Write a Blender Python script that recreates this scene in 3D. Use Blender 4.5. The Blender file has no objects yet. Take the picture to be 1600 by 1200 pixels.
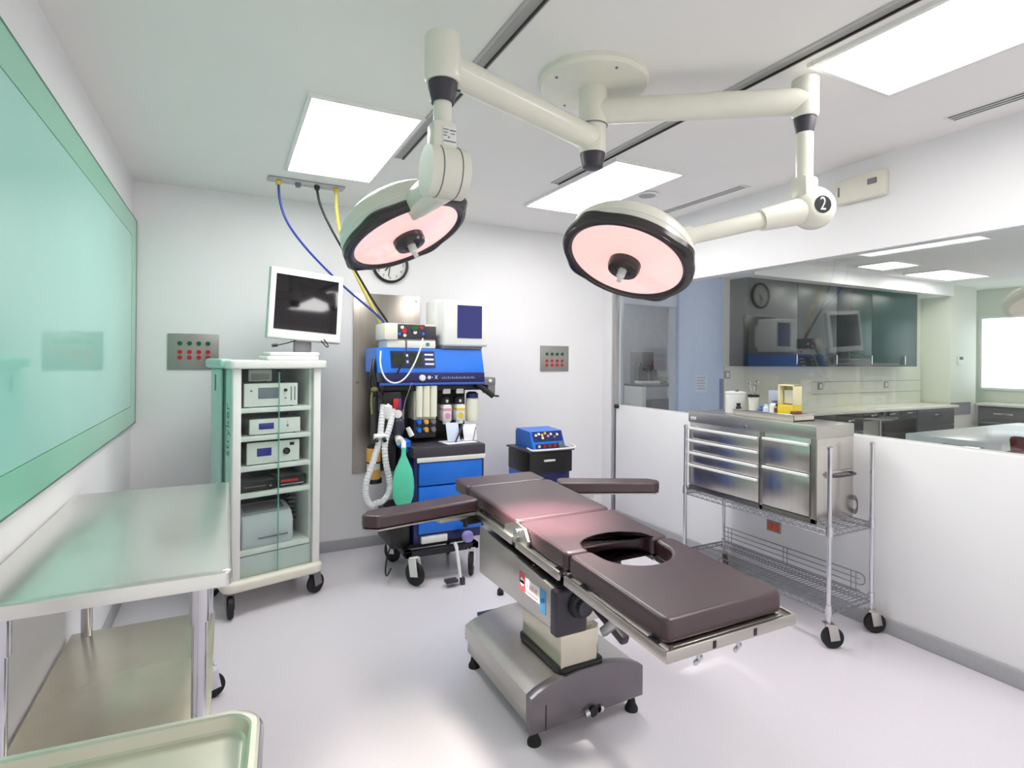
import bpy, bmesh, math, random
from mathutils import Matrix, Vector
random.seed(7)
SC = bpy.context.scene
COL = SC.collection
PI = math.pi

# ---------------------------------------------------------------- materials
def lin(c):
    out = []
    for v in c[:3]:
        v = v / 255.0
        out.append(v / 12.92 if v <= 0.04045 else ((v + 0.055) / 1.055) ** 2.4)
    return tuple(out) + (1.0,)

MATS = {}
def mat(name, rgb, rough=0.5, metal=0.0, var=0.04, scale=12.0, stretch=None, bump=0.0, coat=0.0,
        emit=None, strength=0.0, spec=0.5, rvar=0.0, alpha=1.0):
    if name in MATS:
        return MATS[name]
    m = bpy.data.materials.new(name)
    m.use_nodes = True
    nt = m.node_tree
    b = nt.nodes['Principled BSDF']
    c = lin(rgb)
    b.inputs['Roughness'].default_value = rough
    b.inputs['Metallic'].default_value = metal
    b.inputs['Specular IOR Level'].default_value = spec
    b.inputs['Coat Weight'].default_value = coat
    b.inputs['Coat Roughness'].default_value = 0.08
    b.inputs['Alpha'].default_value = alpha
    tc = nt.nodes.new('ShaderNodeTexCoord')
    mp = nt.nodes.new('ShaderNodeMapping')
    nt.links.new(tc.outputs['Object'], mp.inputs['Vector'])
    if stretch:
        mp.inputs['Scale'].default_value = stretch
    nz = nt.nodes.new('ShaderNodeTexNoise')
    nz.inputs['Scale'].default_value = scale
    nz.inputs['Detail'].default_value = 3.0
    nt.links.new(mp.outputs['Vector'], nz.inputs['Vector'])
    rp = nt.nodes.new('ShaderNodeValToRGB')
    rp.color_ramp.elements[0].position = 0.3
    rp.color_ramp.elements[1].position = 0.7
    rp.color_ramp.elements[0].color = tuple(max(0, v * (1 - var)) for v in c[:3]) + (1,)
    rp.color_ramp.elements[1].color = tuple(min(1, v * (1 + var)) for v in c[:3]) + (1,)
    nt.links.new(nz.outputs['Fac'], rp.inputs['Fac'])
    nt.links.new(rp.outputs['Color'], b.inputs['Base Color'])
    if rvar:
        mr = nt.nodes.new('ShaderNodeMapRange')
        mr.inputs['To Min'].default_value = max(0.02, rough - rvar)
        mr.inputs['To Max'].default_value = min(1, rough + rvar)
        nt.links.new(nz.outputs['Fac'], mr.inputs['Value'])
        nt.links.new(mr.outputs['Result'], b.inputs['Roughness'])
    if bump:
        bp = nt.nodes.new('ShaderNodeBump')
        bp.inputs['Strength'].default_value = bump
        bp.inputs['Distance'].default_value = 0.004
        nt.links.new(nz.outputs['Fac'], bp.inputs['Height'])
        nt.links.new(bp.outputs['Normal'], b.inputs['Normal'])
    if emit:
        b.inputs['Emission Color'].default_value = lin(emit)
        b.inputs['Emission Strength'].default_value = strength
    MATS[name] = m
    return m

def glass_mat(name, tint, ior=1.45, refl=1.0):
    """thin pane: fresnel mix of clear transmission and mirror reflection"""
    if name in MATS:
        return MATS[name]
    m = bpy.data.materials.new(name)
    m.use_nodes = True
    nt = m.node_tree
    nt.nodes.clear()
    o = nt.nodes.new('ShaderNodeOutputMaterial')
    mx = nt.nodes.new('ShaderNodeMixShader')
    tr = nt.nodes.new('ShaderNodeBsdfTransparent')
    tr.inputs['Color'].default_value = lin(tint)
    gl = nt.nodes.new('ShaderNodeBsdfGlossy')
    gl.inputs['Roughness'].default_value = 0.015
    gl.inputs['Color'].default_value = (refl, refl, refl, 1)
    # Schlick reflectance from the angle of view, the same from both faces of the pane
    ge = nt.nodes.new('ShaderNodeNewGeometry')
    dt = nt.nodes.new('ShaderNodeVectorMath'); dt.operation = 'DOT_PRODUCT'
    nt.links.new(ge.outputs['Incoming'], dt.inputs[0]); nt.links.new(ge.outputs['Normal'], dt.inputs[1])
    def mth(op, a, b=None):
        q = nt.nodes.new('ShaderNodeMath'); q.operation = op
        for k, v in enumerate((a, b)):
            if v is None: continue
            if isinstance(v, (int, float)): q.inputs[k].default_value = v
            else: nt.links.new(v, q.inputs[k])
        return q.outputs[0]
    f0 = ((ior - 1) / (ior + 1)) ** 2
    g = mth('SUBTRACT', 1.0, mth('ABSOLUTE', dt.outputs['Value']))
    F = mth('ADD', f0, mth('MULTIPLY', 1 - f0, mth('POWER', g, 5.0)))
    nt.links.new(F, mx.inputs['Fac'])
    nt.links.new(tr.outputs['BSDF'], mx.inputs[1])
    nt.links.new(gl.outputs['BSDF'], mx.inputs[2])
    nt.links.new(mx.outputs['Shader'], o.inputs['Surface'])
    MATS[name] = m
    return m

M_WALL = mat('wall_paint', (242, 241, 243), 0.45, var=0.01, scale=3, spec=0.3)
M_CEIL = mat('ceiling_paint', (243, 241, 239), 0.7, var=0.01, scale=2, spec=0.2)
M_FLOOR = mat('floor_resin', (228, 223, 231), 0.22, var=0.035, scale=160, rvar=0.05, spec=0.45)
M_BASE = mat('baseboard_vinyl', (172, 172, 176), 0.4, var=0.03, scale=60)
M_CREAM = mat('cream_wall', (228, 228, 216), 0.45, var=0.01, scale=3)
M_BLUEW = mat('corridor_wall_paint', (200, 210, 226), 0.5, var=0.01, scale=3)
M_STEEL = mat('brushed_steel', (205, 201, 196), 0.30, 1.0, var=0.06, scale=6, stretch=(1, 30, 30), rvar=0.04)
M_STEELX = mat('brushed_steel_upright', (206, 202, 196), 0.26, 1.0, var=0.05, scale=4, stretch=(14, 14, 0.4), rvar=0.02)
M_SATIN = mat('satin_steel', (196, 192, 186), 0.33, 1.0, var=0.03, scale=4, rvar=0.05)
M_TABLETOP = mat('steel_worktop', (232, 232, 228), 0.25, 0.85, var=0.03, scale=3, rvar=0.06)
M_CHROME = mat('chrome', (214, 214, 220), 0.12, 1.0, var=0.02)
M_WIRE = mat('wire_chrome', (150, 150, 158), 0.3, 0.85, var=0.03)
M_ALU = mat('aluminium', (178, 178, 180), 0.35, 1.0, var=0.03)
M_VINYL = mat('burgundy_vinyl', (66, 38, 46), 0.36, var=0.12, scale=7, bump=0.08, spec=0.85, coat=0.3)
M_VINYL.node_tree.nodes['Principled BSDF'].inputs['Coat Roughness'].default_value = 0.28
M_BLACK = mat('black_plastic', (22, 21, 24), 0.4, var=0.1)
M_RUBBER = mat('black_rubber', (18, 18, 20), 0.6, var=0.1)
M_DGREY = mat('dark_grey_plastic', (62, 58, 68), 0.45, var=0.06)
M_MGREY = mat('mid_grey_plastic', (126, 124, 130), 0.4, var=0.04)
M_WHITE = mat('white_plastic', (236, 236, 234), 0.35, var=0.015)
M_IVORY = mat('ivory_enamel', (232, 231, 218), 0.28, var=0.015, coat=0.2)
M_BEIGE = mat('beige_plastic', (232, 228, 214), 0.4, var=0.02)
M_AQUA = mat('pale_aqua_plastic', (176, 214, 205), 0.3, var=0.03)
M_AQUAD = mat('deep_aqua_plastic', (88, 134, 126), 0.3, var=0.03)
M_BLUE = mat('blue_enamel', (22, 116, 226), 0.35, var=0.04)
M_NAVY = mat('navy_enamel', (30, 34, 92), 0.35, var=0.04)
M_RED = mat('red_plastic', (196, 40, 44), 0.4, var=0.04)
M_ORANGE = mat('orange_red_plastic', (214, 86, 52), 0.4, var=0.04)
M_GREEN = mat('green_plastic', (20, 92, 56), 0.4, var=0.04)
M_PLATE = mat('grey_steel_plate', (160, 158, 154), 0.42, 0.6, var=0.04)
M_GAUGE = mat('cream_tube', (240, 238, 222), 0.3, var=0.02)
M_YELLOW = mat('yellow_plastic', (236, 208, 62), 0.35, var=0.04)
M_AMBER = mat('amber_canister', (226, 172, 84), 0.35, var=0.06)
M_PINK = mat('pink_plastic', (222, 150, 190), 0.4, var=0.04)
M_BAG = mat('green_latex', (92, 214, 176), 0.35, var=0.05, scale=9, bump=0.05)
M_HOSE = mat('white_corrugated_hose', (228, 228, 232), 0.4, var=0.03)
M_BLUEH = mat('blue_hose', (38, 62, 160), 0.4)
M_YELH = mat('yellow_hose', (232, 214, 96), 0.4)
M_SCREEN = mat('dark_screen', (20, 17, 23), 0.05, var=0.05, spec=0.6)
M_BSCREEN = mat('lit_blue_screen', (10, 12, 40), 0.15, emit=(48, 52, 116), strength=0.85)
M_LCD = mat('blue_display', (40, 40, 110), 0.2, emit=(60, 60, 150), strength=0.25)
M_GLCD = mat('green_display', (44, 54, 44), 0.2, var=0.2, scale=60)
M_GSCREEN = mat('grey_display', (120, 124, 138), 0.2)
M_TILEBLUE = mat('pale_blue_panel', (186, 206, 242), 0.3, var=0.02)
M_CABINET = mat('dark_cabinet', (16, 22, 30), 0.35, var=0.1, spec=0.35)
M_DARKC = mat('charcoal_laminate', (40, 38, 44), 0.35, var=0.06)
M_COUNTER = mat('pale_counter', (232, 232, 220), 0.25, var=0.01)
M_PANEL = mat('light_diffuser', (250, 250, 250), 0.4, emit=(255, 253, 250), strength=11.0)
M_FPANEL = mat('far_light_diffuser', (250, 250, 248), 0.4, emit=(255, 252, 244), strength=11.0)
M_DAY = mat('daylight_window', (250, 252, 255), 0.4, emit=(236, 246, 255), strength=1.3)
M_LENS = mat('pink_lamp_lens', (238, 190, 186), 0.08, emit=(255, 216, 210), strength=0.56, var=0.03, scale=5, spec=0.7)
M_RIM = mat('dark_lamp_rim', (52, 46, 46), 0.22, var=0.12, scale=5, spec=0.6)
M_GLASSA = mat('aqua_back_painted_glass', (166, 228, 213), 0.004, var=0.04, scale=0.9, spec=0.5)
M_GLASSB = mat('green_back_painted_glass', (146, 216, 186), 0.004, var=0.04, scale=0.9, spec=0.5)
for _m in (M_GLASSA, M_GLASSB):
    _m.node_tree.nodes['Principled BSDF'].inputs['IOR'].default_value = 1.85
M_DISHED = mat('tray_steel', (226, 224, 208), 0.38, 0.85, var=0.03, rvar=0.05)
M_PAPER = mat('paper', (240, 240, 244), 0.7)
M_PAPERB = mat('pale_blue_paper', (206, 218, 240), 0.7)
M_PINKSTK = mat('red_sticker', (206, 96, 100), 0.5)
M_SKYSTK = mat('sky_blue_sticker', (88, 158, 208), 0.5)
M_GLASS = glass_mat('clear_glass', (250, 253, 252), 1.65)
M_DOORGL = glass_mat('cabinet_glass', (249, 253, 251), 1.25)
M_EDGE = mat('green_glass_edge', (120, 186, 170), 0.2)
M_TEXT = mat('dark_ink', (40, 44, 48), 0.5)
M_TEXTG = mat('grey_green_ink', (104, 132, 128), 0.5)
M_TEXTW = mat('white_ink', (225, 230, 240), 0.5)

# ---------------------------------------------------------------- mesh helpers
INV = {}
def thing(name, label, cat, loc=(0, 0, 0), rotz=0.0, group=None):
    o = bpy.data.objects.new(name, None)
    o.empty_display_size = 0.1
    COL.objects.link(o)
    o.location = loc
    o.rotation_euler = (0, 0, rotz)
    o['label'] = label
    o['category'] = cat
    if group:
        o['group'] = group
    INV[o.name] = (Matrix.Translation(loc) @ Matrix.Rotation(rotz, 4, 'Z')).inverted()
    return o

def finish(name, bm, m, sharp=32):
    me = bpy.data.meshes.new(name)
    bmesh.ops.recalc_face_normals(bm, faces=bm.faces[:])
    bm.to_mesh(me)
    bm.free()
    me.materials.append(m)
    me.polygons.foreach_set('use_smooth', [True] * len(me.polygons))
    me.set_sharp_from_angle(angle=math.radians(sharp))
    return me

def obj(name, bm, m, parent=None, world=False, label=None, sharp=32):
    """one mesh object; world=True means bm is in world coordinates"""
    if parent is not None and world:
        r = parent
        while r.parent is not None:
            r = r.parent
        bm.transform(INV[r.name])
    o = bpy.data.objects.new(name, finish(name, bm, m, sharp))
    COL.objects.link(o)
    if parent is not None:
        o.parent = parent
    if label:
        o['label'] = label
    return o

def tag(o, label, cat, group=None):
    o['label'] = label
    o['category'] = cat
    if group:
        o['group'] = group
    return o

def solo(name, bm, m, label, cat, group=None, sharp=32):
    return tag(obj(name, bm, m, sharp=sharp), label, cat, group)

def struct(name, bm, m, parent=None, sharp=32):
    o = obj(name, bm, m, parent, sharp=sharp)
    if parent is None:
        o['kind'] = 'structure'
    return o

def BM():
    return bmesh.new()

def merge(dst, src):
    me = bpy.data.meshes.new('tmp')
    src.to_mesh(me)
    src.free()
    dst.from_mesh(me)
    bpy.data.meshes.remove(me)
    return dst

def box(bm, x0, x1, y0, y1, z0, z1, bev=0.0, seg=2, rot=None, piv=None):
    t = bmesh.new()
    bmesh.ops.create_cube(t, size=1.0)
    sx, sy, sz = abs(x1 - x0), abs(y1 - y0), abs(z1 - z0)
    for v in t.verts:
        v.co = Vector((v.co.x * sx, v.co.y * sy, v.co.z * sz))
    if bev > 0:
        b = min(bev, 0.49 * min(sx, sy, sz))
        bmesh.ops.bevel(t, geom=t.edges[:], offset=b, segments=seg, profile=0.5, affect='EDGES')
    c = Vector(((x0 + x1) / 2, (y0 + y1) / 2, (z0 + z1) / 2))
    t.transform(Matrix.Translation(c))
    if rot is not None:
        p = Vector(piv) if piv else c
        t.transform(Matrix.Translation(p) @ rot @ Matrix.Translation(-p))
    return merge(bm, t)

def frame_of(d):
    d = Vector(d).normalized()
    a = Vector((0, 0, 1)) if abs(d.z) < 0.9 else Vector((1, 0, 0))
    u = d.cross(a).normalized()
    return u, d.cross(u).normalized(), d

def cyl(bm, p0, p1, r0, r1=None, seg=24, caps=True):
    r1 = r0 if r1 is None else r1
    p0, p1 = Vector(p0), Vector(p1)
    u, w, d = frame_of(p1 - p0)
    A, B = [], []
    for i in range(seg):
        a = 2 * PI * i / seg
        k = u * math.cos(a) + w * math.sin(a)
        A.append(bm.verts.new(p0 + k * r0))
        B.append(bm.verts.new(p1 + k * r1))
    for i in range(seg):
        j = (i + 1) % seg
        bm.faces.new((A[i], A[j], B[j], B[i]))
    if caps:
        bm.faces.new(A[::-1])
        bm.faces.new(B)
    return bm

def lathe(bm, prof, origin=(0, 0, 0), axis=(0, 0, 1), seg=40, lobes=None, caps=True):
    """prof: list of (radius, height along axis); ends closed when radius 0"""
    o = Vector(origin)
    u, w, d = frame_of(axis)
    rings = []
    for (r, h) in prof:
        if r < 1e-6:
            rings.append([bm.verts.new(o + d * h)])
        else:
            ring = []
            for i in range(seg):
                a = 2 * PI * i / seg
                rr = r * (lobes(a) if lobes else 1.0)
                ring.append(bm.verts.new(o + d * h + (u * math.cos(a) + w * math.sin(a)) * rr))
            rings.append(ring)
    for A, B in zip(rings, rings[1:]):
        if len(A) == 1 and len(B) == 1:
            continue
        for i in range(seg):
            j = (i + 1) % seg
            if len(A) == 1:
                bm.faces.new((A[0], B[j], B[i]))
            elif len(B) == 1:
                bm.faces.new((A[i], A[j], B[0]))
            else:
                bm.faces.new((A[i], A[j], B[j], B[i]))
    if caps and len(rings[0]) > 1:
        bm.faces.new(rings[0][::-1])
    if caps and len(rings[-1]) > 1:
        bm.faces.new(rings[-1])
    return bm

def tube(bm, pts, r, seg=10, smooth=0, radii=None):
    P = [Vector(p) for p in pts]
    for _ in range(smooth):
        Q = [P[0]]
        for a, b in zip(P, P[1:]):
            Q += [a * 0.75 + b * 0.25, a * 0.25 + b * 0.75]
        Q.append(P[-1])
        P = Q
    rings = []
    pu = None
    for i, p in enumerate(P):
        d = (P[min(i + 1, len(P) - 1)] - P[max(i - 1, 0)]).normalized()
        if pu is None:
            u, w, _ = frame_of(d)
        else:
            u = (pu - d * pu.dot(d)).normalized()
            w = d.cross(u).normalized()
        pu = u
        rr = radii(i / (len(P) - 1)) if radii else r
        rings.append([bm.verts.new(p + (u * math.cos(2 * PI * k / seg) + w * math.sin(2 * PI * k / seg)) * rr) for k in range(seg)])
    for A, B in zip(rings, rings[1:]):
        for k in range(seg):
            j = (k + 1) % seg
            bm.faces.new((A[k], A[j], B[j], B[k]))
    bm.faces.new(rings[0][::-1])
    bm.faces.new(rings[-1])
    return bm

def prism(bm, poly, z0, z1, bev=0.0, seg=3, bottom=True, inset=0.0):
    """extrude a 2-D polygon (x,y) from z0 to z1"""
    t = bmesh.new()
    A = [t.verts.new((x, y, z0)) for x, y in poly]
    B = [t.verts.new((x, y, z1)) for x, y in poly]
    n = len(poly)
    for i in range(n):
        j = (i + 1) % n
        t.faces.new((A[i], A[j], B[j], B[i]))
    t.faces.new(A[::-1])
    t.faces.new(B)
    bmesh.ops.recalc_face_normals(t, faces=t.faces[:])
    if bev > 0:
        sel = [e for e in t.edges if all(abs(v.co.z - z1) < 1e-6 for v in e.verts)
               or (bottom and all(abs(v.co.z - z0) < 1e-6 for v in e.verts))]
        bmesh.ops.bevel(t, geom=sel, offset=bev, segments=seg, profile=0.5, affect='EDGES')
    if inset > 0:
        fs = [f for f in t.faces if len(f.verts) > 4]
        bmesh.ops.inset_individual(t, faces=fs, thickness=inset)
    return merge(bm, t)

def rrect(x0, x1, y0, y1, r, n=6):
    out = []
    for cx, cy, a0 in ((x1 - r, y1 - r, 0), (x0 + r, y1 - r, 90), (x0 + r, y0 + r, 180), (x1 - r, y0 + r, 270)):
        for k in range(n + 1):
            a = math.radians(a0 + 90 * k / n)
            out.append((cx + r * math.cos(a), cy + r * math.sin(a)))
    return out

def text(name, s, size, loc, right, up, m, parent=None, world=True, align='CENTER', label=None):
    cu = bpy.data.curves.new('txt', 'FONT')
    cu.body = s
    cu.size = size
    cu.align_x = align
    cu.align_y = 'CENTER'
    cu.extrude = 0.0006
    t = bpy.data.objects.new('txt', cu)
    COL.objects.link(t)
    dg = bpy.context.evaluated_depsgraph_get()
    me = bpy.data.meshes.new_from_object(t.evaluated_get(dg))
    bpy.data.objects.remove(t)
    b = bmesh.new()
    b.from_mesh(me)
    bpy.data.meshes.remove(me)
    r = Vector(right).normalized()
    u = Vector(up).normalized()
    n = r.cross(u)
    M = Matrix((r, u, n)).transposed().to_4x4()
    b.transform(Matrix.Translation(loc) @ M)
    return obj(name, b, m, parent, world, label=label)

def dup(root, loc, label=None, rotz=None, group=None):
    r = root.copy()
    COL.objects.link(r)
    r.location = loc
    if rotz is not None:
        r.rotation_euler = (0, 0, rotz)
    if label:
        r['label'] = label
    if group:
        r['group'] = group
    for ch in list(root.children):
        c = ch.copy()
        COL.objects.link(c)
        c.parent = r
        for g in list(ch.children):
            d = g.copy()
            COL.objects.link(d)
            d.parent = c
    return r

def holed_wall_x(x0, x1, y0, y1, z0, z1, hy0, hy1, hz0, hz1):
    b = BM()
    box(b, x0, x1, y0, y1, z0, hz0)
    box(b, x0, x1, y0, y1, hz1, z1)
    if hy0 > y0: box(b, x0, x1, y0, hy0, hz0, hz1)
    if y1 > hy1: box(b, x0, x1, hy1, y1, hz0, hz1)
    return b

# ---------------------------------------------------------------- room
ZC, YB, XR, XL = 2.868, 4.815, 3.5235, -0.605
Y0 = -0.9
b = BM(); box(b, XL - 0.12, 12.2, Y0, 7.6, -0.08, 0.0); struct('floor', b, M_FLOOR)
b = BM(); box(b, XL - 0.12, 12.2, Y0, 7.6, ZC, ZC + 0.1); struct('ceiling', b, M_CEIL)
b = BM(); box(b, XL - 0.12, XR + 0.12, YB, YB + 0.12, 0, ZC); struct('wall_back', b, M_WALL)
b = BM(); box(b, XL - 0.12, XL, Y0, YB, 0, ZC); struct('wall_left', b, M_WALL)
b = BM(); box(b, XR, XR + 0.12, Y0, 4.58, 0, 1.15, 0.004)
struct('wall_right', b, M_WALL)
b = BM(); box(b, XR, XR + 0.12, Y0, YB, 2.302, ZC); struct('wall_right_soffit', b, M_WALL)
b = BM(); box(b, XR, XR + 0.12, 4.66, YB, 0, 2.302); struct('wall_right_return', b, M_WALL)
b = BM(); box(b, XL, XR, YB - 0.014, YB, 0, 0.09, 0.004); struct('baseboard_back', b, M_BASE)
b = BM(); box(b, XR - 0.014, XR, Y0, 4.58, 0, 0.09, 0.004); struct('baseboard_right', b, M_BASE)
b = BM(); box(b, XL, XL + 0.014, Y0, YB - 0.014, 0, 0.09, 0.004); struct('baseboard_left', b, M_BASE)
# window between the rooms: pane, jamb post, bottom and top channel
b = BM(); box(b, XR + 0.05, XR + 0.06, Y0, 4.60, 1.15, 2.302); struct('window_1', b, M_GLASS)
b = BM(); box(b, XR - 0.004, XR + 0.05, 4.60, 4.632, 0.0, 2.302, 0.004); struct('trim_1', b, M_ALU)
b = BM(); cyl(b, (XR - 0.03, 4.55, 1.14), (XR, 4.55, 1.14), 0.022, 0.022, 20); cyl(b, (XR - 0.04, 4.55, 1.14), (XR - 0.028, 4.55, 1.14), 0.013, 0.02, 20)
solo('door_stop_knob', b, M_BLACK, 'small black round knob on the white half wall beside the metal post', 'knob')

# left glass panel
t = thing('glass_panel', 'large turquoise glass panel covering the upper left wall', 'glass panel', (XL, 3.2, 1.137))
gx = -0.577
b = BM()
for (a0, a1, c0, c1) in ((0.6, 4.80, 1.137, 1.262), (0.6, 4.80, 2.437, 2.567), (4.60, 4.80, 1.262, 2.437)):
    box(b, XL + 0.001, gx, a0, a1, c0, c1)
obj('border', b, M_GLASSB, t, True)
b = BM(); box(b, XL + 0.001, gx - 0.002, 0.6, 4.598, 1.264, 2.435); obj('pane', b, M_GLASSA, t, True)
b = BM(); box(b, XL + 0.001, gx + 0.002, 0.6, 4.803, 2.567, 2.573); box(b, XL + 0.001, gx + 0.002, 0.6, 4.803, 1.131, 1.137); box(b, XL + 0.001, gx + 0.002, 4.80, 4.806, 1.131, 2.573)
obj('edge_trim', b, mat('edge_metal', (110, 140, 130), 0.4, 0.5), t, True)

# ceiling lights
def panel(name, x0, x1, y0, y1, label, m=None, kind='ceiling light', group=None):
    t = thing(name, label, kind, ((x0 + x1) / 2, (y0 + y1) / 2, ZC), 0, group)
    b = BM()
    w = 0.022
    for (a, c, d, e) in ((x0, x1, y0, y0 + w), (x0, x1, y1 - w, y1), (x0, x0 + w, y0 + w, y1 - w), (x1 - w, x1, y0 + w, y1 - w)):
        box(b, a, c, d, e, ZC - 0.018, ZC + 0.02, 0.003)
    obj('frame', b, M_WHITE, t, True)
    b = BM(); box(b, x0 + w, x1 - w, y0 + w, y1 - w, ZC - 0.004, ZC + 0.01); obj('diffuser', b, m or M_PANEL, t, True)
panel('ceiling_light', 0.335, 0.915, 2.80, 4.02, 'rectangular ceiling light panel above the monitor cart')
panel('ceiling_light', 2.145, 2.735, 2.81, 4.03, 'rectangular ceiling light panel behind the lamp column')
panel('ceiling_light', 2.17, 2.745, 0.33, 1.545, 'rectangular ceiling light panel at the upper right corner of the photo')
panel('ceiling_light', 7.35, 7.95, 4.03, 4.52, 'far room ceiling light panel nearer the dark wall cabinets', M_FPANEL)
panel('ceiling_light', 8.62, 9.80, 4.06, 4.62, 'far room ceiling light panel nearer the white pillar', M_FPANEL)

panel('ceiling_light', 4.6, 5.2, 5.9, 6.5, 'added unseen square light panel brightening the alcove behind the open doorway', M_FPANEL)  # unseen panel, added to brighten the otherwise dark alcove
# slot diffusers in the ceiling
def slot(x, y0, y1, label, w=0.062, lines=1):
    t = thing('slot_diffuser', label, 'air vent', (x, (y0 + y1) / 2, ZC))
    b = BM()
    for s in (-1, 1):
        box(b, x + s * w / 2 - 0.007, x + s * w / 2 + 0.007, y0, y1, ZC - (0.008 if lines == 1 else 0.003), ZC + 0.02, 0.002)
    for e in (y0, y1 - 0.014):
        box(b, x - w / 2, x + w / 2, e, e + 0.014, ZC - 0.006, ZC + 0.02)
    for k in range(lines - 1):
        xx = x - w / 2 + w * (k + 1) / lines
        box(b, xx - 0.0055, xx + 0.0055, y0, y1, ZC - 0.003, ZC + 0.02)
    obj('frame', b, mat('slot_metal', (186, 186, 184), 0.4, 0.2) if lines == 1 else M_WHITE, t, True)
    b = BM(); box(b, x - w / 2, x + w / 2, y0, y1, ZC - 0.002, ZC + 0.005)
    obj('slot', b, mat('slot_grey', (168, 167, 164), 0.6) if lines == 1 else M_BLACK, t, True)
    if lines == 1:
        b = BM(); box(b, x + w / 2 - 0.010, x + w / 2 - 0.001, y0, y1, ZC - 0.0095, ZC); obj('dark_edge', b, M_BLACK, t, True)  # thin black strip along one edge of the slot
slot(0.955, 0.7, 3.46, 'long grey ceiling slot beside the light panel over the monitor cart')
slot(2.085, 1.05, 3.43, 'long grey ceiling slot passing behind the surgical lamp column')
slot(3.31, 2.82, 3.72, 'three slot ceiling air vent above the far end of the window', 0.085, 3)
slot(3.31, 0.75, 1.56, 'three slot ceiling air vent right of the corner light panel', 0.085, 3)

# ceiling speaker
t = thing('ceiling_speaker', 'round grey speaker grille in the ceiling', 'speaker', (2.83, 3.32, ZC))
b = BM(); lathe(b, [(0.085, -0.004), (0.085, -0.012), (0.07, -0.015)], (2.83, 3.32, ZC), seg=36); obj('ring', b, M_WHITE, t, True)
b = BM(); lathe(b, [(0.07, -0.010), (0.06, -0.017), (0, -0.018)], (2.83, 3.32, ZC), seg=36); obj('grille', b, mat('speaker_mesh', (170, 170, 168), 0.6, var=0.25, scale=300), t, True)

# emergency light on soffit
t = thing('emergency_light', 'beige emergency light box on the white wall above the window', 'emergency light', (XR, 2.12, 2.69))
b = BM(); box(b, XR - 0.055, XR, 1.965, 2.275, 2.615, 2.765, 0.012); obj('housing', b, M_BEIGE, t, True)
b = BM(); box(b, XR - 0.062, XR - 0.05, 2.005, 2.06, 2.69, 2.725, 0.004); obj('lens', b, M_MGREY, t, True)
b = BM(); box(b, XR - 0.058, XR - 0.05, 2.235, 2.245, 2.66, 2.72); obj('seam', b, M_MGREY, t, True)

# ---------------------------------------------------------------- surgical lamp
LX, LY = 1.457, 2.078
t = thing('surgical_lamp', 'ceiling mounted ivory surgical lamp with two arms and two round pink lit heads', 'surgical lamp', (LX, LY, ZC))
b = BM(); lathe(b, [(0.245, 0.0), (0.245, -0.02), (0.235, -0.035), (0.08, -0.05), (0.0, -0.05)], (LX, LY, ZC), seg=56); obj('ceiling_plate', b, M_IVORY, t, True)
b = BM(); cyl(b, (LX, LY, ZC - 0.04), (LX, LY, 2.66), 0.064, seg=36); cyl(b, (LX, LY, 2.66), (LX, LY, 2.535), 0.06, seg=36)
col_ = obj('column', b, M_IVORY, t, True)
b = BM()
for a in (0.5, 1.7, 3.2, 4.6):
    cyl(b, (LX + 0.2 * math.cos(a), LY + 0.2 * math.sin(a), ZC - 0.04), (LX + 0.2 * math.cos(a), LY + 0.2 * math.sin(a), ZC - 0.044), 0.006, seg=10)
cyl(b, (LX, LY, 2.662), (LX, LY, 2.658), 0.0655, seg=36)
obj('screws', b, M_MGREY, col_, True)
b = BM(); lathe(b, [(0.055, 2.54), (0.056, 2.53), (0.045, 2.475), (0.03, 2.468), (0, 2.468)], (LX, LY, 0), seg=36); obj('end_cap', b, M_DGREY, t, True)

def lamp_head(t, p, n, lobed):
    p, n = Vector(p), Vector(n).normalized()
    R = 0.262
    lob = lambda a: 1.0 + 0.075 * max(0.0, math.cos(4 * a)) ** 3
    b = BM()
    lathe(b, [(0, -0.175), (0.10, -0.168), (0.19, -0.145), (0.235, -0.115), (0.258, -0.085), (0.264, -0.05), (0.264, -0.02), (0.255, -0.012)], p, n, 64)
    sh = obj('lamp_shell', b, M_IVORY, t, True)
    b = BM()
    lathe(b, [(0.2642, -0.056), (0.2655, -0.054), (0.2655, -0.051), (0.2642, -0.049)], p, n, 64)
    obj('shell_seam', b, M_WHITE, sh, True)
    b = BM()
    lathe(b, [(0.245, -0.03), (0.262, -0.03), (0.274, -0.018), (0.274, 0.0), (0.262, 0.012), (0.250, 0.014)], p, n, 96, lob, False)
    lathe(b, [(0.265, -0.02), (0.265, 0.012), (0.250, 0.0145), (0.240, 0.012), (0.232, 0.004), (0.232, -0.03)], p, n, 72, None, False)
    obj('lamp_rim', b, M_RIM, t, True)
    b = BM()
    lathe(b, [(0.236, -0.008), (0.236, 0.003), (0.15, 0.008), (0.06, 0.010), (0.0, 0.010)], p, n, 64)
    obj('lens', b, M_LENS, t, True, sharp=60)
    b = BM()
    lathe(b, [(0.066, 0.008), (0.066, 0.035), (0.060, 0.05), (0.035, 0.052), (0.03, 0.045), (0.0, 0.045)], p, n, 40)
    hb = obj('centre_hub', b, M_RIM, t, True)
    b = BM()
    lathe(b, [(0.018, 0.04), (0.017, 0.075), (0.010, 0.085), (0.010, 0.10), (0, 0.10)], p, n, 20)
    obj('handle_socket', b, M_WHITE, hb, True)
    return p, n

p1, n1 = (0.672, 2.30, 2.128), (0.343, -0.295, -0.892)
p2, n2 = (1.458, 1.838, 2.02), (-0.469, -0.135, -0.873)
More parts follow.
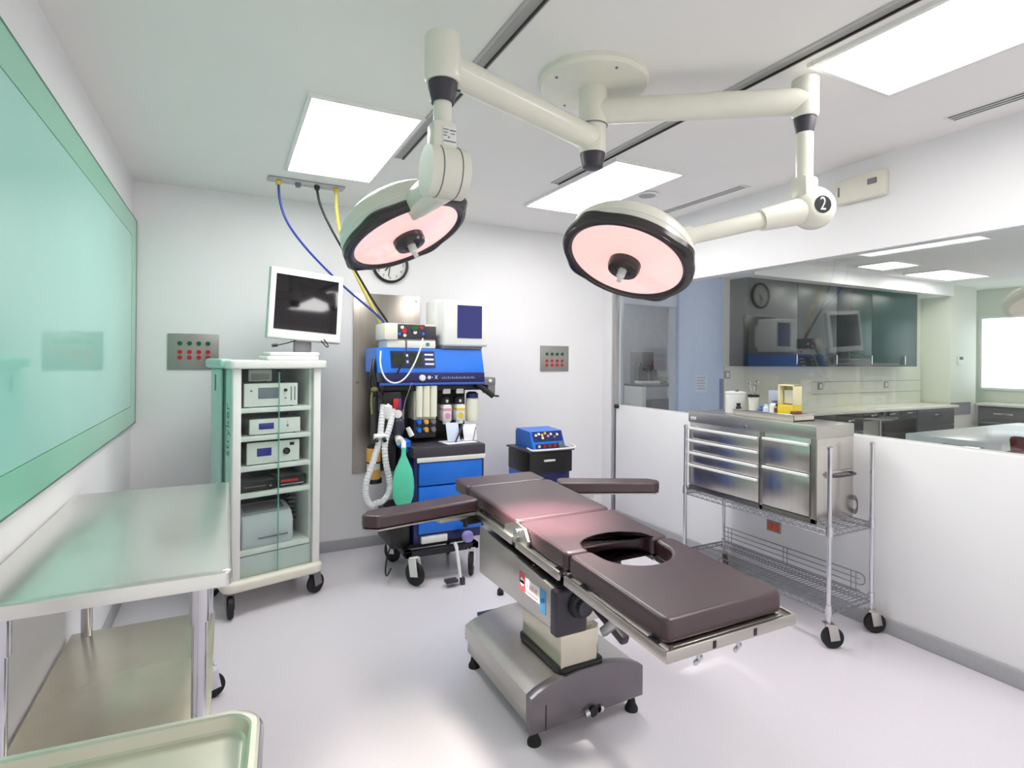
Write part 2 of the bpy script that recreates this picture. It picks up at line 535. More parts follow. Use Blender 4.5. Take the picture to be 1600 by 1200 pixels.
# arm to the left joint
J1 = Vector((0.643, 1.791, 2.596)); J2 = Vector((2.191, 1.566, 2.733))
def arm(J, z, r):
    b = BM()
    c = Vector((LX, LY, z))
    cyl(b, c, (J.x, J.y, z), r, seg=32)
    obj('horizontal_arm', b, M_IVORY, t, True)
arm(J1, 2.600, 0.053)
arm(J2, 2.725, 0.055)
def joint(J, zt, zb, rc, r, ztube, label_plate):
    b = BM()
    lathe(b, [(0, zt), (rc * 0.97, zt), (rc, zt - 0.006), (rc, zb + 0.012), (rc * 0.9, zb), (0, zb)], (J.x, J.y, 0), seg=40)
    obj('joint_housing', b, M_IVORY, t, True)
    b = BM()
    lathe(b, [(0, zb), (rc * 0.80, zb), (rc * 0.80, zb - 0.015), (rc * 0.62, zb - 0.068), (0, zb - 0.068)], (J.x, J.y, 0), seg=36)
    cyl(b, (J.x + rc * 0.7, J.y - 0.01, zb - 0.018), (J.x + rc * 0.95, J.y - 0.012, zb - 0.018), 0.004, seg=8)
    obj('collar', b, M_DGREY, t, True)
    b = BM(); cyl(b, (J.x, J.y, zb - 0.06), (J.x, J.y, ztube), r, seg=28)
    obj('drop_tube', b, M_IVORY, t, True)
joint(J1, 2.695, 2.542, 0.062, 0.031, 2.37, True)
joint(J2, 2.815, 2.652, 0.054, 0.034, 2.33, True)
# elbow one: plate block then round housing seen end-on
v = Vector((0.10, 0.99, 0)).normalized()
e1 = Vector((0.655, 1.80, 2.245))
rotA = Matrix.Rotation(math.radians(-6), 3, 'Z')
b = BM()
box(b, J1.x - 0.044, J1.x + 0.040, J1.y - 0.036, J1.y + 0.036, 2.30, 2.405, 0.012)
obj('elbow_block', b, M_IVORY, t, True)
b = BM(); box(b, J1.x - 0.012, J1.x + 0.036, J1.y - 0.0385, J1.y - 0.035, 2.322, 2.385, 0.001)
pl = obj('rating_plate', b, M_WHITE, t, True)
fw_ = Vector((0.0, -1, 0))
b = BM()
for (a0, a1, zz, hh) in ((0.0, 0.018, 2.372, 0.003), (0.022, 0.044, 2.370, 0.004), (0.0, 0.014, 2.362, 0.003), (0.026, 0.040, 2.360, 0.003), (0.0, 0.012, 2.352, 0.003), (0.016, 0.022, 2.346, 0.005), (0.0, 0.044, 2.333, 0.004)):
    box(b, J1.x - 0.010 + a0, J1.x - 0.010 + a1, J1.y - 0.0394, J1.y - 0.0383, zz, zz + hh)
obj('plate_marks', b, M_MGREY, pl, True)
b = BM()
cyl(b, (e1.x - 0.066, e1.y, e1.z), (e1.x + 0.066, e1.y, e1.z), 0.085, seg=48)
bmesh.ops.bevel(b, geom=[e for e in b.edges if e.calc_length() < 0.02 and all(abs(abs(q.co.x - e1.x) - 0.066) < 1e-4 for q in e.verts)], offset=0.03, segments=5, affect='EDGES')
obj('elbow_housing', b, M_IVORY, t, True)
b = BM()
for xx in (-0.03, 0.035):
    lathe(b, [(0.086, -0.002), (0.0875, 0.0), (0.086, 0.002)], (e1.x + xx, e1.y, e1.z), (1, 0, 0), 48)
obj('elbow_seam', b, M_MGREY, t, True)
b = BM()
q1 = Vector(p1) - Vector(n1).normalized() * 0.07
dirv = (q1 - e1).normalized()
cyl(b, e1 + dirv * 0.02 + Vector((0, 0, -0.03)), q1 - dirv * 0.22, 0.062, 0.056, 32)
cyl(b, q1 - dirv * 0.235, q1 - dirv * 0.1, 0.050, 0.045, 32)
obj('spring_arm', b, M_IVORY, t, True)
lamp_head(t, p1, n1, False)
# elbow two with the number disc
e2 = Vector((2.225, 1.55, 2.268))
b = BM(); box(b, J2.x - 0.042, J2.x + 0.042, J2.y - 0.04, J2.y + 0.04, 2.26, 2.40, 0.014); obj('elbow_block', b, M_IVORY, t, True)
q2 = Vector(p2) - Vector(n2).normalized() * 0.055
d2 = (q2 - e2).normalized()
side = Vector((d2.y, -d2.x, 0)).normalized()
if side.y > 0: side = -side
b = BM()
lathe(b, [(0, -0.068), (0.035, -0.067), (0.055, -0.061), (0.073, -0.048), (0.085, -0.030), (0.090, -0.010), (0.090, 0.010), (0.085, 0.030), (0.073, 0.048), (0.055, 0.061), (0.042, 0.066), (0, 0.066)], e2, side, 48)
obj('elbow_housing', b, M_IVORY, t, True)
b = BM()
cyl(b, e2 + d2 * 0.03, e2 + d2 * 0.24, 0.060, 0.045, 32)
cyl(b, e2 + d2 * 0.23, q2 - d2 * 0.2, 0.036, 0.034, 32)
cyl(b, q2 - d2 * 0.27, q2 - d2 * 0.15, 0.044, 0.046, 32)
obj('spring_arm', b, M_IVORY, t, True)
b = BM(); lathe(b, [(0.036, 0.0645), (0.036, 0.0685), (0, 0.0685)], e2, side, 36)
dk = obj('number_disc', b, M_BLACK, t, True, label='black disc with a white number')
rt_ = Vector((0, 0, 1)).cross(side).normalized()
nm_ = text('number', '2', 0.078, (0, 0, 0), rt_, (0, 0, 1), M_TEXTW, dk, world=False)
for q in nm_.data.vertices:
    v = q.co.copy(); h = v.dot(rt_)
    q.co = v - rt_ * (h * 0.28)
nm_.data.transform(INV[t.name] @ Matrix.Translation(e2 + side * 0.0692))
lamp_head(t, p2, n2, True)

# ---------------------------------------------------------------- ceiling hose outlet
t = thing('hose_outlet_strip', 'grey metal hose outlet strip on the ceiling above the monitor cart', 'gas outlet', (0.51, 4.28, ZC))
b = BM(); box(b, 0.25, 0.77, 4.225, 4.335, ZC - 0.014, ZC, 0.003, rot=Matrix.Rotation(math.radians(2), 4, 'Z')); obj('plate', b, M_ALU, t, True)
for (x, m_) in ((0.32, M_YELLOW), (0.58, M_BLACK), (0.715, M_YELLOW), (0.45, M_MGREY)):
    b = BM(); cyl(b, (x, 4.285, ZC - 0.012), (x, 4.285, ZC - 0.04), 0.022, 0.016, 20); obj('outlet_socket', b, m_, t, True)
def hose(name, pts, r, m, label):
    b = BM(); tube(b, pts, r, 10, 3); solo(name, b, m, label, 'hose', sharp=60)
hose('gas_hose', [(0.32, 4.285, 2.83), (0.33, 4.285, 2.70), (0.38, 4.29, 2.56), (0.515, 4.33, 2.40), (0.705, 4.37, 2.225), (0.845, 4.36, 2.10), (1.00, 4.32, 1.97), (1.08, 4.30, 1.892), (1.085, 4.30, 1.873)], 0.0085, M_BLUEH, 'dark blue hose hanging from the ceiling outlet strip to the anesthesia machine')
hose('gas_hose', [(0.58, 4.285, 2.83), (0.60, 4.285, 2.72), (0.69, 4.27, 2.53), (0.86, 4.26, 2.25), (1.00, 4.28, 2.03), (1.108, 4.30, 1.895), (1.11, 4.30, 1.873)], 0.0085, M_BLACK, 'black hose from the middle of the ceiling outlet strip')
hose('gas_hose', [(0.715, 4.285, 2.83), (0.72, 4.30, 2.72), (0.745, 4.33, 2.56), (0.84, 4.36, 2.32), (0.93, 4.36, 2.14), (1.02, 4.34, 1.97), (1.062, 4.33, 1.886)], 0.012, M_YELH, 'yellow hose hanging from the right end of the ceiling outlet strip')

# ---------------------------------------------------------------- back wall items
def outlet_panel(x0, x1, z0, z1, label, xs, zs):
    t = thing('power_outlet_panel', label, 'outlet panel', ((x0 + x1) / 2, YB, (z0 + z1) / 2))
    b = BM(); box(b, x0, x1, YB - 0.012, YB, z0, z1, 0.003); obj('plate', b, M_PLATE, t, True)
    for zi, z in enumerate(zs):
        for x in xs:
            b = BM(); cyl(b, (x, YB - 0.018, z), (x, YB - 0.010, z), 0.0165 if len(xs) and x1 - x0 > 0.33 else 0.0155, seg=20)
            s = obj('socket', b, M_GREEN if zi == 0 else M_RED, t, True)
            b = BM()
            for q in (-0.006, 0.006):
                box(b, x + q - 0.0015, x + q + 0.0015, YB - 0.019, YB - 0.017, z - 0.002, z + 0.007)
            box(b, x - 0.002, x + 0.002, YB - 0.019, YB - 0.017, z - 0.009, z - 0.005)
            obj('contact_slots', b, M_BLACK, s, True)
outlet_panel(-0.383, -0.05, 1.512, 1.778, 'grey outlet panel left of the monitor cart with green and red sockets', [-0.305, -0.243, -0.182, -0.122], [1.705, 1.641, 1.600])
outlet_panel(2.767, 3.095, 1.489, 1.742, 'grey outlet panel on the back wall right of the anesthesia machine', [2.838, 2.898, 2.958, 3.018], [1.66, 1.592, 1.549])
t = thing('wall_plate', 'tall brushed steel plate on the back wall behind the anesthesia machine', 'wall plate', (1.24, YB, 0.63))
b = BM(); box(b, 0.950, 1.530, YB - 0.012, YB, 0.635, 2.155, 0.003); obj('sheet', b, mat('plate_steel', (158, 152, 144), 0.3, 1.0, var=0.05, scale=4, stretch=(14, 14, 0.4)), t, True)
b = BM()
for x in (0.985, 1.495):
    for z in (0.68, 1.4, 2.11):
        cyl(b, (x, YB - 0.016, z), (x, YB - 0.01, z), 0.008, seg=10)
obj('screws', b, M_ALU, t, True)
# clock
cx, cz, cr = 1.258, 2.415, 0.158
t = thing('wall_clock', 'round black rimmed wall clock partly hidden by the lamp head', 'clock', (cx, YB, cz))
b = BM(); lathe(b, [(cr, 0.0), (cr, 0.03), (cr - 0.008, 0.038), (cr - 0.02, 0.034), (cr - 0.02, 0.0)], (cx, YB, cz), (0, -1, 0), 56); obj('rim', b, M_BLACK, t, True)
b = BM(); lathe(b, [(cr - 0.015, 0.002), (cr - 0.015, 0.012), (0, 0.012)], (cx, YB, cz), (0, -1, 0), 48); fc = obj('face', b, M_WHITE, t, True)
for h in range(1, 13):
    a = PI / 2 - h * PI / 6
    text('numeral', str(h), 0.034, (cx + math.cos(a) * 0.112, YB - 0.0135, cz + math.sin(a) * 0.112), (1, 0, 0), (0, 0, 1), M_TEXT, fc)
for nm, ang, ln, w in (('hour_hand', -128, 0.07, 0.005), ('minute_hand', -98, 0.105, 0.0035)):
    a = math.radians(ang)
    b = BM(); box(b, -0.02, ln, -w, w, -0.0015, 0.0015)
    b.transform(Matrix.Translation((cx, YB - 0.017, cz)) @ Matrix.Rotation(PI / 2, 4, 'X') @ Matrix.Rotation(a, 4, 'Z'))
    obj(nm, b, M_BLACK, t, True)
# red outlet on the half wall
t = thing('wall_outlet', 'red double socket outlet on the half wall below the steel tool chest', 'outlet', (XR, 2.735, 0.42))
b = BM(); box(b, XR - 0.008, XR, 2.675, 2.79, 0.382, 0.462, 0.003); obj('cover_plate', b, M_PLATE, t, True)
for y in (2.706, 2.757):
    b = BM(); box(b, XR - 0.013, XR - 0.006, y - 0.02, y + 0.02, 0.395, 0.448, 0.005); obj('socket', b, M_ORANGE, t, True)

# ---------------------------------------------------------------- casters
def caster(parent, x, y, ztop, r, w, ang, fork=None, hub=None, name='caster'):
    """swivel caster, world coordinates; ang = heading of the wheel"""
    fork = fork or M_CHROME
    hub = hub or M_MGREY
    c, s = math.cos(ang), math.sin(ang)
    M = Matrix.Translation((x, y, 0)) @ Matrix.Rotation(ang, 4, 'Z')
    off = r * 0.35
    b = BM()
    box(b, -r * 0.45, r * 0.45, -w * 0.9, w * 0.9, ztop - 0.012, ztop, 0.002)
    for q in (-1, 1):
        box(b, -off - r * 0.28, r * 0.25, q * w * 0.75 - 0.002, q * w * 0.75 + 0.002, r * 0.75, ztop - 0.008, 0.0015,
            rot=Matrix.Rotation(0.18, 4, 'Y'), piv=(0, 0, ztop))
    cyl(b, (-off, -w * 0.8, r), (-off, w * 0.8, r), 0.006, seg=10)
    b.transform(M)
    k = obj(name, b, fork, parent, True)
    b = BM()
    lathe(b, [(r * 0.72, -w / 2), (r * 0.94, -w / 2), (r, -w / 3), (r, w / 3), (r * 0.94, w / 2), (r * 0.72, w / 2)], (-off, 0, r), (0, 1, 0), 32)
    b.transform(M)
    wl = obj('wheel', b, M_RUBBER, k, True)
    b = BM()
    lathe(b, [(r * 0.74, -w * 0.38), (r * 0.3, -w * 0.42), (r * 0.18, -w * 0.55), (0, -w * 0.55)], (-off, 0, r), (0, 1, 0), 24)
    lathe(b, [(r * 0.74, w * 0.38), (r * 0.3, w * 0.42), (r * 0.18, w * 0.55), (0, w * 0.55)], (-off, 0, r), (0, 1, 0), 24)
    b.transform(M)
    obj('wheel_hub', b, hub, k, True)
    return k

# ---------------------------------------------------------------- steel work table (left)
TZ = 0.99
t = thing('steel_work_table', 'stainless steel work table with lower shelf against the left wall', 'table', (-0.3, 2.45, 0))
x0, x1, y0, y1 = -0.600, 0.022, 1.835, 3.13
b = BM(); prism(b, rrect(x0, x1, y0, y1, 0.03, 5), TZ - 0.045, TZ, 0.012, 4, False)
obj('tabletop', b, M_TABLETOP, t, True)
b = BM(); box(b, x0 + 0.01, x1 - 0.06, y0 + 0.09, y1 - 0.09, 0.385, 0.40, 0.004); box(b, x0 + 0.01, x1 - 0.06, y0 + 0.09, y1 - 0.09, 0.36, 0.386, 0.002)
obj('lower_shelf', b, mat('shelf_steel', (226, 220, 200), 0.26, 0.7, var=0.03), t, True)
for (lx, ly) in ((-0.065, 1.93), (-0.065, 3.0), (-0.53, 1.93), (-0.53, 3.0)):
    b = BM(); cyl(b, (lx, ly, 0.16), (lx, ly, TZ - 0.04), 0.021, seg=24); cyl(b, (lx, ly, 0.82), (lx, ly, TZ - 0.042), 0.028, seg=24)
    lg = obj('leg', b, M_CHROME, t, True)
    caster(t, lx, ly, 0.16, 0.055, 0.026, math.radians(190 if ly > 2 else 60))
b = BM(); box(b, x1 - 0.16, x1 - 0.13, y0 + 0.1, y1 - 0.1, TZ - 0.08, TZ - 0.045); box(b, x0 + 0.12, x0 + 0.15, y0 + 0.1, y1 - 0.1, TZ - 0.08, TZ - 0.045)
obj('underframe', b, M_SATIN, t, True)

# ---------------------------------------------------------------- instrument tray stand (front left)
TRZ = 0.95
t = thing('instrument_tray_stand', 'shallow steel instrument tray on a stand in the lower left foreground', 'tray stand', (-0.305, 0.98, 0), math.radians(-5))
def tray_bm(w, d, h, z):
    b = BM()
    loops = []
    spec = [(0.0, z - 0.010), (-0.002, z - 0.003), (0.003, z), (0.012, z), (0.016, z - 0.003), (0.021, z - h + 0.003), (0.026, z - h)]
    for ins, zz in spec:
        loops.append([b.verts.new((px, py, zz)) for px, py in rrect(-w / 2 + ins, w / 2 - ins, -d / 2 + ins, d / 2 - ins, 0.055 - ins * 0.6, 7)])
    for A, B in zip(loops, loops[1:]):
        for i in range(len(A)):
            j = (i + 1) % len(A)
            b.faces.new((A[i], A[j], B[j], B[i]))
    b.faces.new(loops[-1])
    return b
tw, td = 0.70, 0.46
b = tray_bm(tw, td, 0.026, TRZ)
o = obj('tray', b, M_DISHED, t, sharp=28)
sm = o.modifiers.new('thick', 'SOLIDIFY'); sm.thickness = 0.0015; sm.offset = -1
b = BM(); tube(b, [(px, py, TRZ - 0.014) for px, py in rrect(-tw / 2 - 0.004, tw / 2 + 0.004, -td / 2 - 0.004, td / 2 + 0.004, 0.06, 6)] + [(tw / 2 + 0.004, td / 2 - 0.056, TRZ - 0.014)], 0.005, 8)
obj('support_ring', b, M_CHROME, t)
b = BM(); cyl(b, (-0.30, 0, 0.10), (-0.30, 0, TRZ - 0.03), 0.016, seg=20); cyl(b, (-0.30, 0, TRZ - 0.035), (0.3, 0, TRZ - 0.035), 0.008, seg=12); cyl(b, (-0.30, 0, TRZ - 0.034), (-0.36, 0, TRZ - 0.025), 0.008, seg=12)
obj('post', b, M_CHROME, t)
b = BM(); tube(b, [(0.10, -0.22, 0.03), (-0.30, -0.22, 0.03), (-0.30, 0.0, 0.105), (-0.30, 0.22, 0.03), (0.10, 0.22, 0.03)], 0.014, 12); obj('base_frame', b, M_CHROME, t)
for px, py in ((0.08, -0.22), (0.08, 0.22), (-0.30, -0.2), (-0.30, 0.2)):
    b = BM(); cyl(b, (px, py, 0.0), (px, py, 0.026), 0.02, seg=16); obj('foot', b, M_RUBBER, t)

# ---------------------------------------------------------------- monitor cart
CA = math.radians(15)
CO = (-0.008, 3.835)
t = thing('endoscopy_cart', 'tall white and aqua equipment cart with glass doors and a monitor on top', 'equipment cart', (CO[0], CO[1], 0), CA)
# local: u to the right along the front, v backwards, z up
D_ = 0.46
b = BM(); prism(b, rrect(0.0, 0.635, -0.02, D_ + 0.02, 0.06, 5), 0.15, 0.215, 0.02, 4)
obj('base', b, M_BEIGE, t)
b = BM()
box(b, 0.055, 0.105, 0.02, 0.06, 0.213, 1.535, 0.006)
box(b, 0.565, 0.615, 0.02, 0.06, 0.213, 1.535, 0.006)
box(b, 0.55, 0.575, 0.06, D_ - 0.01, 0.213, 1.535, 0.003)
obj('front_frame', b, M_WHITE, t)
b = BM(); box(b, 0.05, 0.075, 0.06, 0.16, 0.213, 1.535, 0.01); 
sp = obj('side_panel', b, M_AQUA, t)
b = BM(); box(b, 0.058, 0.08, 0.16, 0.235, 0.213, 1.535, 0.002); obj('side_groove', b, M_AQUAD, t)
b = BM(); box(b, 0.035, 0.06, 0.235, D_ - 0.01, 0.213, 1.535, 0.02, 4)
sp2 = obj('side_panel', b, M_AQUA, t)
b = BM(); prism(b, rrect(-0.055, 0.055, -0.012, 0.012, 0.0119, 6), -0.001, 0.001)
b.transform(Matrix.Translation((0.0345, 0.335, 1.44)) @ Matrix.Rotation(PI / 2, 4, 'Y')); obj('grip_slot', b, M_BLACK, sp2)
text('side_lettering', 'stryker', 0.115, (0.0492, 0.108, 1.15), (0, 0, 1), (0, 1, 0), M_TEXTG, sp, world=False)
b = BM(); box(b, 0.06, 0.57, D_ - 0.03, D_ - 0.01, 0.213, 1.535); obj('back_panel', b, mat('cart_back', (120, 128, 130), 0.5), t)
b = BM(); prism(b, rrect(0.03, 0.65, -0.01, D_ + 0.01, 0.03, 4), 1.535, 1.59, 0.012, 4); obj('top_board', b, M_WHITE, t)
b = BM(); box(b, 0.0, 0.09, 0.10, D_, 1.537, 1.598, 0.02, 4); obj('corner_cap', b, M_AQUA, t)
for z0_ in (1.285, 1.105, 0.915, 0.745):
    b = BM(); box(b, 0.085, 0.552, 0.03, D_ - 0.03, z0_ - 0.03, z0_, 0.004); obj('shelf', b, M_WHITE, t)
b = BM(); box(b, 0.105, 0.565, 0.045, D_ - 0.03, 0.215, 0.345, 0.006); dr = obj('drawer', b, mat('drawer_grey', (206, 212, 212), 0.35), t)
b = BM(); box(b, 0.105, 0.552, 0.04, D_ - 0.04, 0.35, 0.385, 0.008); obj('pull_out_shelf', b, M_WHITE, t)
for (a0, a1) in ((0.106, 0.334), (0.338, 0.564)):
    b = BM(); box(b, a0, a1, 0.022, 0.028, 0.22, 1.53); g = obj('glass_door', b, M_DOORGL, t)
    b = BM(); xx = a1 if a0 < 0.2 else a0
    box(b, xx - 0.0012, xx + 0.0012, 0.0215, 0.0285, 0.22, 1.53); obj('door_edge', b, M_EDGE, g)
b = BM(); box(b, 0.325, 0.347, 0.015, 0.03, 1.515, 1.535); obj('door_catch', b, M_BLACK, t)
b = BM()
for k in range(9):
    z = 0.46 + 0.03 * k
    tube(b, [(0.48 + 0.008 * (k % 2), 0.30, z), (0.535, 0.30, z + 0.008), (0.535, 0.24, z + 0.015), (0.48, 0.24, z + 0.02)], 0.006, 8, 1)
obj('coiled_cable', b, M_MGREY, t)
Mc = Matrix.Translation((CO[0], CO[1], 0)) @ Matrix.Rotation(CA, 4, 'Z')
def cw(u, v, z=0.0):
    return Mc @ Vector((u, v, z))
for (u, v, a) in ((0.05, 0.035, 95), (0.575, 0.035, 215), (0.06, 0.42, 40), (0.58, 0.42, 70)):
    p = cw(u, v); caster(t, p.x, p.y, 0.152, 0.066, 0.032, math.radians(a), M_MGREY, M_MGREY)

def cart_thing(name, label, cat, u, v, z, group=None):
    p = cw(u, v, z)
    return thing(name, label, cat, p, CA, group)
# device builder in its own local frame: front at v=0, width w, depth d, height h
def device(name, label, cat, u, v, z, w, d, h, feats, m=None):
    k = cart_thing(name, label, cat, u, v, z)
    b = BM(); box(b, 0, w, 0.012, d, 0.006, h, 0.006); obj('case', b, M_MGREY, k)
    b = BM(); box(b, 0, w, 0, 0.016, 0.006, h, 0.005); fp = obj('front_panel', b, m or M_WHITE, k)
    b = BM()
    for a in (0.03, w - 0.03):
        for c in (0.03, d - 0.03):
            cyl(b, (a, c, 0), (a, c, 0.008), 0.01, seg=10)
    obj('feet', b, M_RUBBER, k)
    for f in feats:
        b = BM()
        if f[0] == 'rect':
            _, nm, a0, a1, c0, c1, mm = f
            box(b, a0 * w, a1 * w, -0.002, 0.004, c0 * h, c1 * h, 0.001)
        else:
            _, nm, a, c, r, mm = f
            cyl(b, (a * w, -0.012, c * h), (a * w, 0.002, c * h), r, seg=20)
        obj(nm, b, mm, fp)
    return k
device('video_processor', 'white video processor with grey screen on the top cart shelf', 'medical device', 0.13, 0.055, 1.285, 0.34, 0.30, 0.155,
       [('rect', 'screen', 0.25, 0.64, 0.36, 0.82, M_GSCREEN), ('disc', 'socket', 0.755, 0.70, 0.010, M_BLACK), ('disc', 'button', 0.755, 0.36, 0.004, M_MGREY),
        ('rect', 'button_column', 0.86, 0.88, 0.25, 0.85, M_MGREY), ('rect', 'button_column', 0.93, 0.95, 0.25, 0.85, M_MGREY), ('disc', 'power_button', 0.12, 0.7, 0.006, M_MGREY)])
device('camera_console', 'slim white console with blue display on the second cart shelf', 'medical device', 0.165, 0.055, 1.105, 0.325, 0.30, 0.105,
       [('rect', 'display', 0.17, 0.46, 0.36, 0.74, M_LCD), ('disc', 'knob', 0.73, 0.5, 0.006, M_MGREY), ('rect', 'seam', 0.735, 0.739, 0.55, 0.85, M_MGREY)])
device('light_source', 'white light source with round black port on the third cart shelf', 'medical device', 0.15, 0.055, 0.915, 0.335, 0.30, 0.145,
       [('rect', 'display', 0.18, 0.45, 0.38, 0.74, M_LCD), ('disc', 'lamp_port', 0.735, 0.52, 0.022, M_BLACK), ('disc', 'lamp_port_ring', 0.735, 0.52, 0.014, M_MGREY), ('rect', 'indicator', 0.80, 0.89, 0.76, 0.90, M_BLACK)])
device('power_supply', 'small pale box at the top of the cart cabinet', 'medical device', 0.20, 0.20, 1.4405, 0.15, 0.12, 0.085,
       [('rect', 'vent', 0.1, 0.9, 0.2, 0.7, mat('vent_grey', (190, 190, 186), 0.5))])
device('recorder', 'flat black recorder on the fourth cart shelf left side', 'recorder', 0.115, 0.06, 0.745, 0.22, 0.28, 0.062,
       [('rect', 'slot', 0.1, 0.7, 0.5, 0.6, M_MGREY), ('disc', 'button', 0.82, 0.5, 0.008, M_CHROME)], M_BLACK)
device('recorder', 'flat black recorder with red lamp on the fourth cart shelf right side', 'recorder', 0.345, 0.06, 0.745, 0.19, 0.28, 0.075,
       [('rect', 'display', 0.1, 0.7, 0.5, 0.7, M_RED), ('rect', 'slot', 0.1, 0.9, 0.25, 0.32, M_CHROME)], M_BLACK)
# printer
k = cart_thing('printer', 'pale grey printer at the bottom of the equipment cart', 'printer', 0.12, 0.055, 0.385)
M_PRN = mat('printer_grey', (206, 210, 216), 0.4, var=0.02)
b = BM(); prism(b, [(0.012, 0.0), (0.0, 0.02), (0.0, 0.15), (0.035, 0.205), (0.16, 0.245), (0.27, 0.23), (0.27, 0.0)], 0.0, 0.33, 0.018, 3)
b.transform(Matrix(((0, 0, 1, 0), (1, 0, 0, 0), (0, 1, 0, 0), (0, 0, 0, 1))))
obj('body', b, M_PRN, k)
b = BM(); box(b, 0.10, 0.29, -0.014, 0.05, 0.055, 0.062, 0.003); obj('paper_tray', b, M_MGREY, k)
b = BM(); box(b, 0.04, 0.29, 0.07, 0.15, 0.215, 0.24, 0.006, rot=Matrix.Rotation(0.31, 4, 'X')); obj('lid', b, M_MGREY, k)

# monitor on the cart
p = cw(0.545, 0.20, 1.59)
MA = math.radians(10)
t = thing('flat_monitor', 'white flat screen monitor tilted back on top of the equipment cart', 'monitor', (p.x, p.y, p.z), MA)
b = BM(); prism(b, rrect(-0.25, 0.09, -0.12, 0.14, 0.02, 4), 0.0, 0.028, 0.008, 3); box(b, -0.23, 0.10, -0.10, 0.10, 0.028, 0.055, 0.01, 3); obj('stand_base', b, M_WHITE, t)
b = BM(); box(b, -0.035, 0.085, 0.03, 0.075, 0.05, 0.30, 0.015, 3); obj('stand_neck', b, M_MGREY, t)
Mm = Matrix.Translation((0.045, 0.015, 0.385)) @ Matrix.Rotation(math.radians(-4), 4, 'X') @ Matrix.Rotation(math.radians(4), 4, 'Y')
W, Hh = 0.252, 0.246
b = BM(); box(b, -W, W, 0.0, 0.055, -Hh, Hh, 0.008, 3); b.transform(Mm); bz = obj('bezel', b, M_WHITE, t)
b = BM(); box(b, -W + 0.035, W - 0.035, -0.0025, 0.003, -Hh + 0.062, Hh - 0.045); b.transform(Mm); obj('screen', b, M_SCREEN, t)
b = BM(); box(b, -W - 0.004, W + 0.004, 0.02, 0.052, -Hh - 0.004, Hh + 0.004, 0.006); b.transform(Mm); obj('casing', b, mat('monitor_case', (176, 196, 190), 0.4), t)
b = BM(); tube(b, [(-0.02, 0.03, 0.14), (-0.10, 0.0, 0.115), (-0.17, -0.03, 0.10), (-0.20, -0.03, 0.098)], 0.004, 8, 2); cyl(b, (-0.2, -0.03, 0.098), (-0.165, -0.03, 0.102), 0.011, seg=12); obj('cable', b, M_BLACK, t)
b = BM(); tube(b, [(0.14, 0.0, 0.14), (0.17, -0.03, 0.09), (0.19, -0.02, 0.10), (0.16, 0.0, 0.15)], 0.004, 8, 2); obj('cable', b, M_BLACK, t)

# ---------------------------------------------------------------- anesthesia machine
t = thing('anesthesia_machine', 'blue anesthesia machine on black casters in front of the steel wall plate', 'anesthesia machine', (1.45, 4.2, 0))
A = lambda name, bm, m, par=None, label=None: obj(name, bm, m, par or t, True, label=label)
b = BM(); box(b, 1.20, 1.77, 3.90, 4.50, 0.885, 0.965, 0.01); wt = A('worktop', b, M_DGREY)
b = BM(); box(b, 1.23, 1.765, 3.893, 3.91, 0.855, 0.888, 0.002); A('worktop_trim', b, M_WHITE)
b = BM(); box(b, 1.215, 1.245, 3.92, 4.48, 0.26, 0.886, 0.003); box(b, 1.745, 1.765, 3.92, 4.48, 0.26, 0.886, 0.003); box(b, 1.245, 1.745, 3.93, 4.48, 0.26, 0.33); box(b, 1.245, 1.745, 4.4, 4.48, 0.33, 0.886)
A('cabinet', b, M_NAVY)
for z0_, z1_ in ((0.685, 0.848), (0.52, 0.675), (0.335, 0.51)):
    b = BM(); box(b, 1.248, 1.742, 3.90, 4.38, z0_, z1_, 0.006); d = A('drawer', b, M_BLUE)
b = BM(); box(b, 1.14, 1.70, 3.86, 3.91, 0.19, 0.235, 0.004); box(b, 1.14, 1.70, 4.38, 4.43, 0.19, 0.235, 0.004); box(b, 1.14, 1.19, 3.86, 4.43, 0.19, 0.235, 0.004); box(b, 1.65, 1.70, 3.86, 4.43, 0.19, 0.235, 0.004)
box(b, 1.19, 1.65, 3.93, 4.40, 0.235, 0.262)
A('base_frame', b, M_BLACK)
b = BM(); box(b, 1.27, 1.47, 3.90, 4.15, 0.262, 0.315, 0.008); A('transformer_box', b, M_WHITE)
for (x, y, a) in ((1.19, 3.87, 120), (1.66, 3.89, 60), (1.17, 4.40, 115), (1.66, 4.40, 70)):
    caster(t, x, y, 0.20, 0.083, 0.03, math.radians(a), M_WHITE, M_WHITE)
b = BM(); cyl(b, (1.50, 3.72, 0.05), (1.50, 3.80, 0.24), 0.012, seg=12); cyl(b, (1.50, 3.80, 0.24), (1.52, 3.88, 0.24), 0.014, seg=12); fl = A('foot_lever', b, M_WHITE)
b = BM(); box(b, 1.385, 1.475, 3.69, 3.75, 0.03, 0.05, 0.004); box(b, 1.50, 1.53, 3.70, 3.74, 0.0, 0.05, 0.004); A('pedal', b, M_DGREY, fl)
b = BM(); lathe(b, [(0.0, 0), (0.035, 0), (0.045, 0.03), (0.035, 0.06), (0, 0.06)], (1.595, 3.85, 0.30), (0, -1, 0), 18); A('pressure_knob', b, mat('lilac_plastic', (150, 140, 200), 0.4))
# uprights and back
b = BM(); box(b, 1.18, 1.76, 4.30, 4.46, 0.965, 1.42, 0.005); box(b, 1.02, 1.20, 4.28, 4.46, 0.75, 1.42, 0.01); A('back_column', b, M_BLACK)
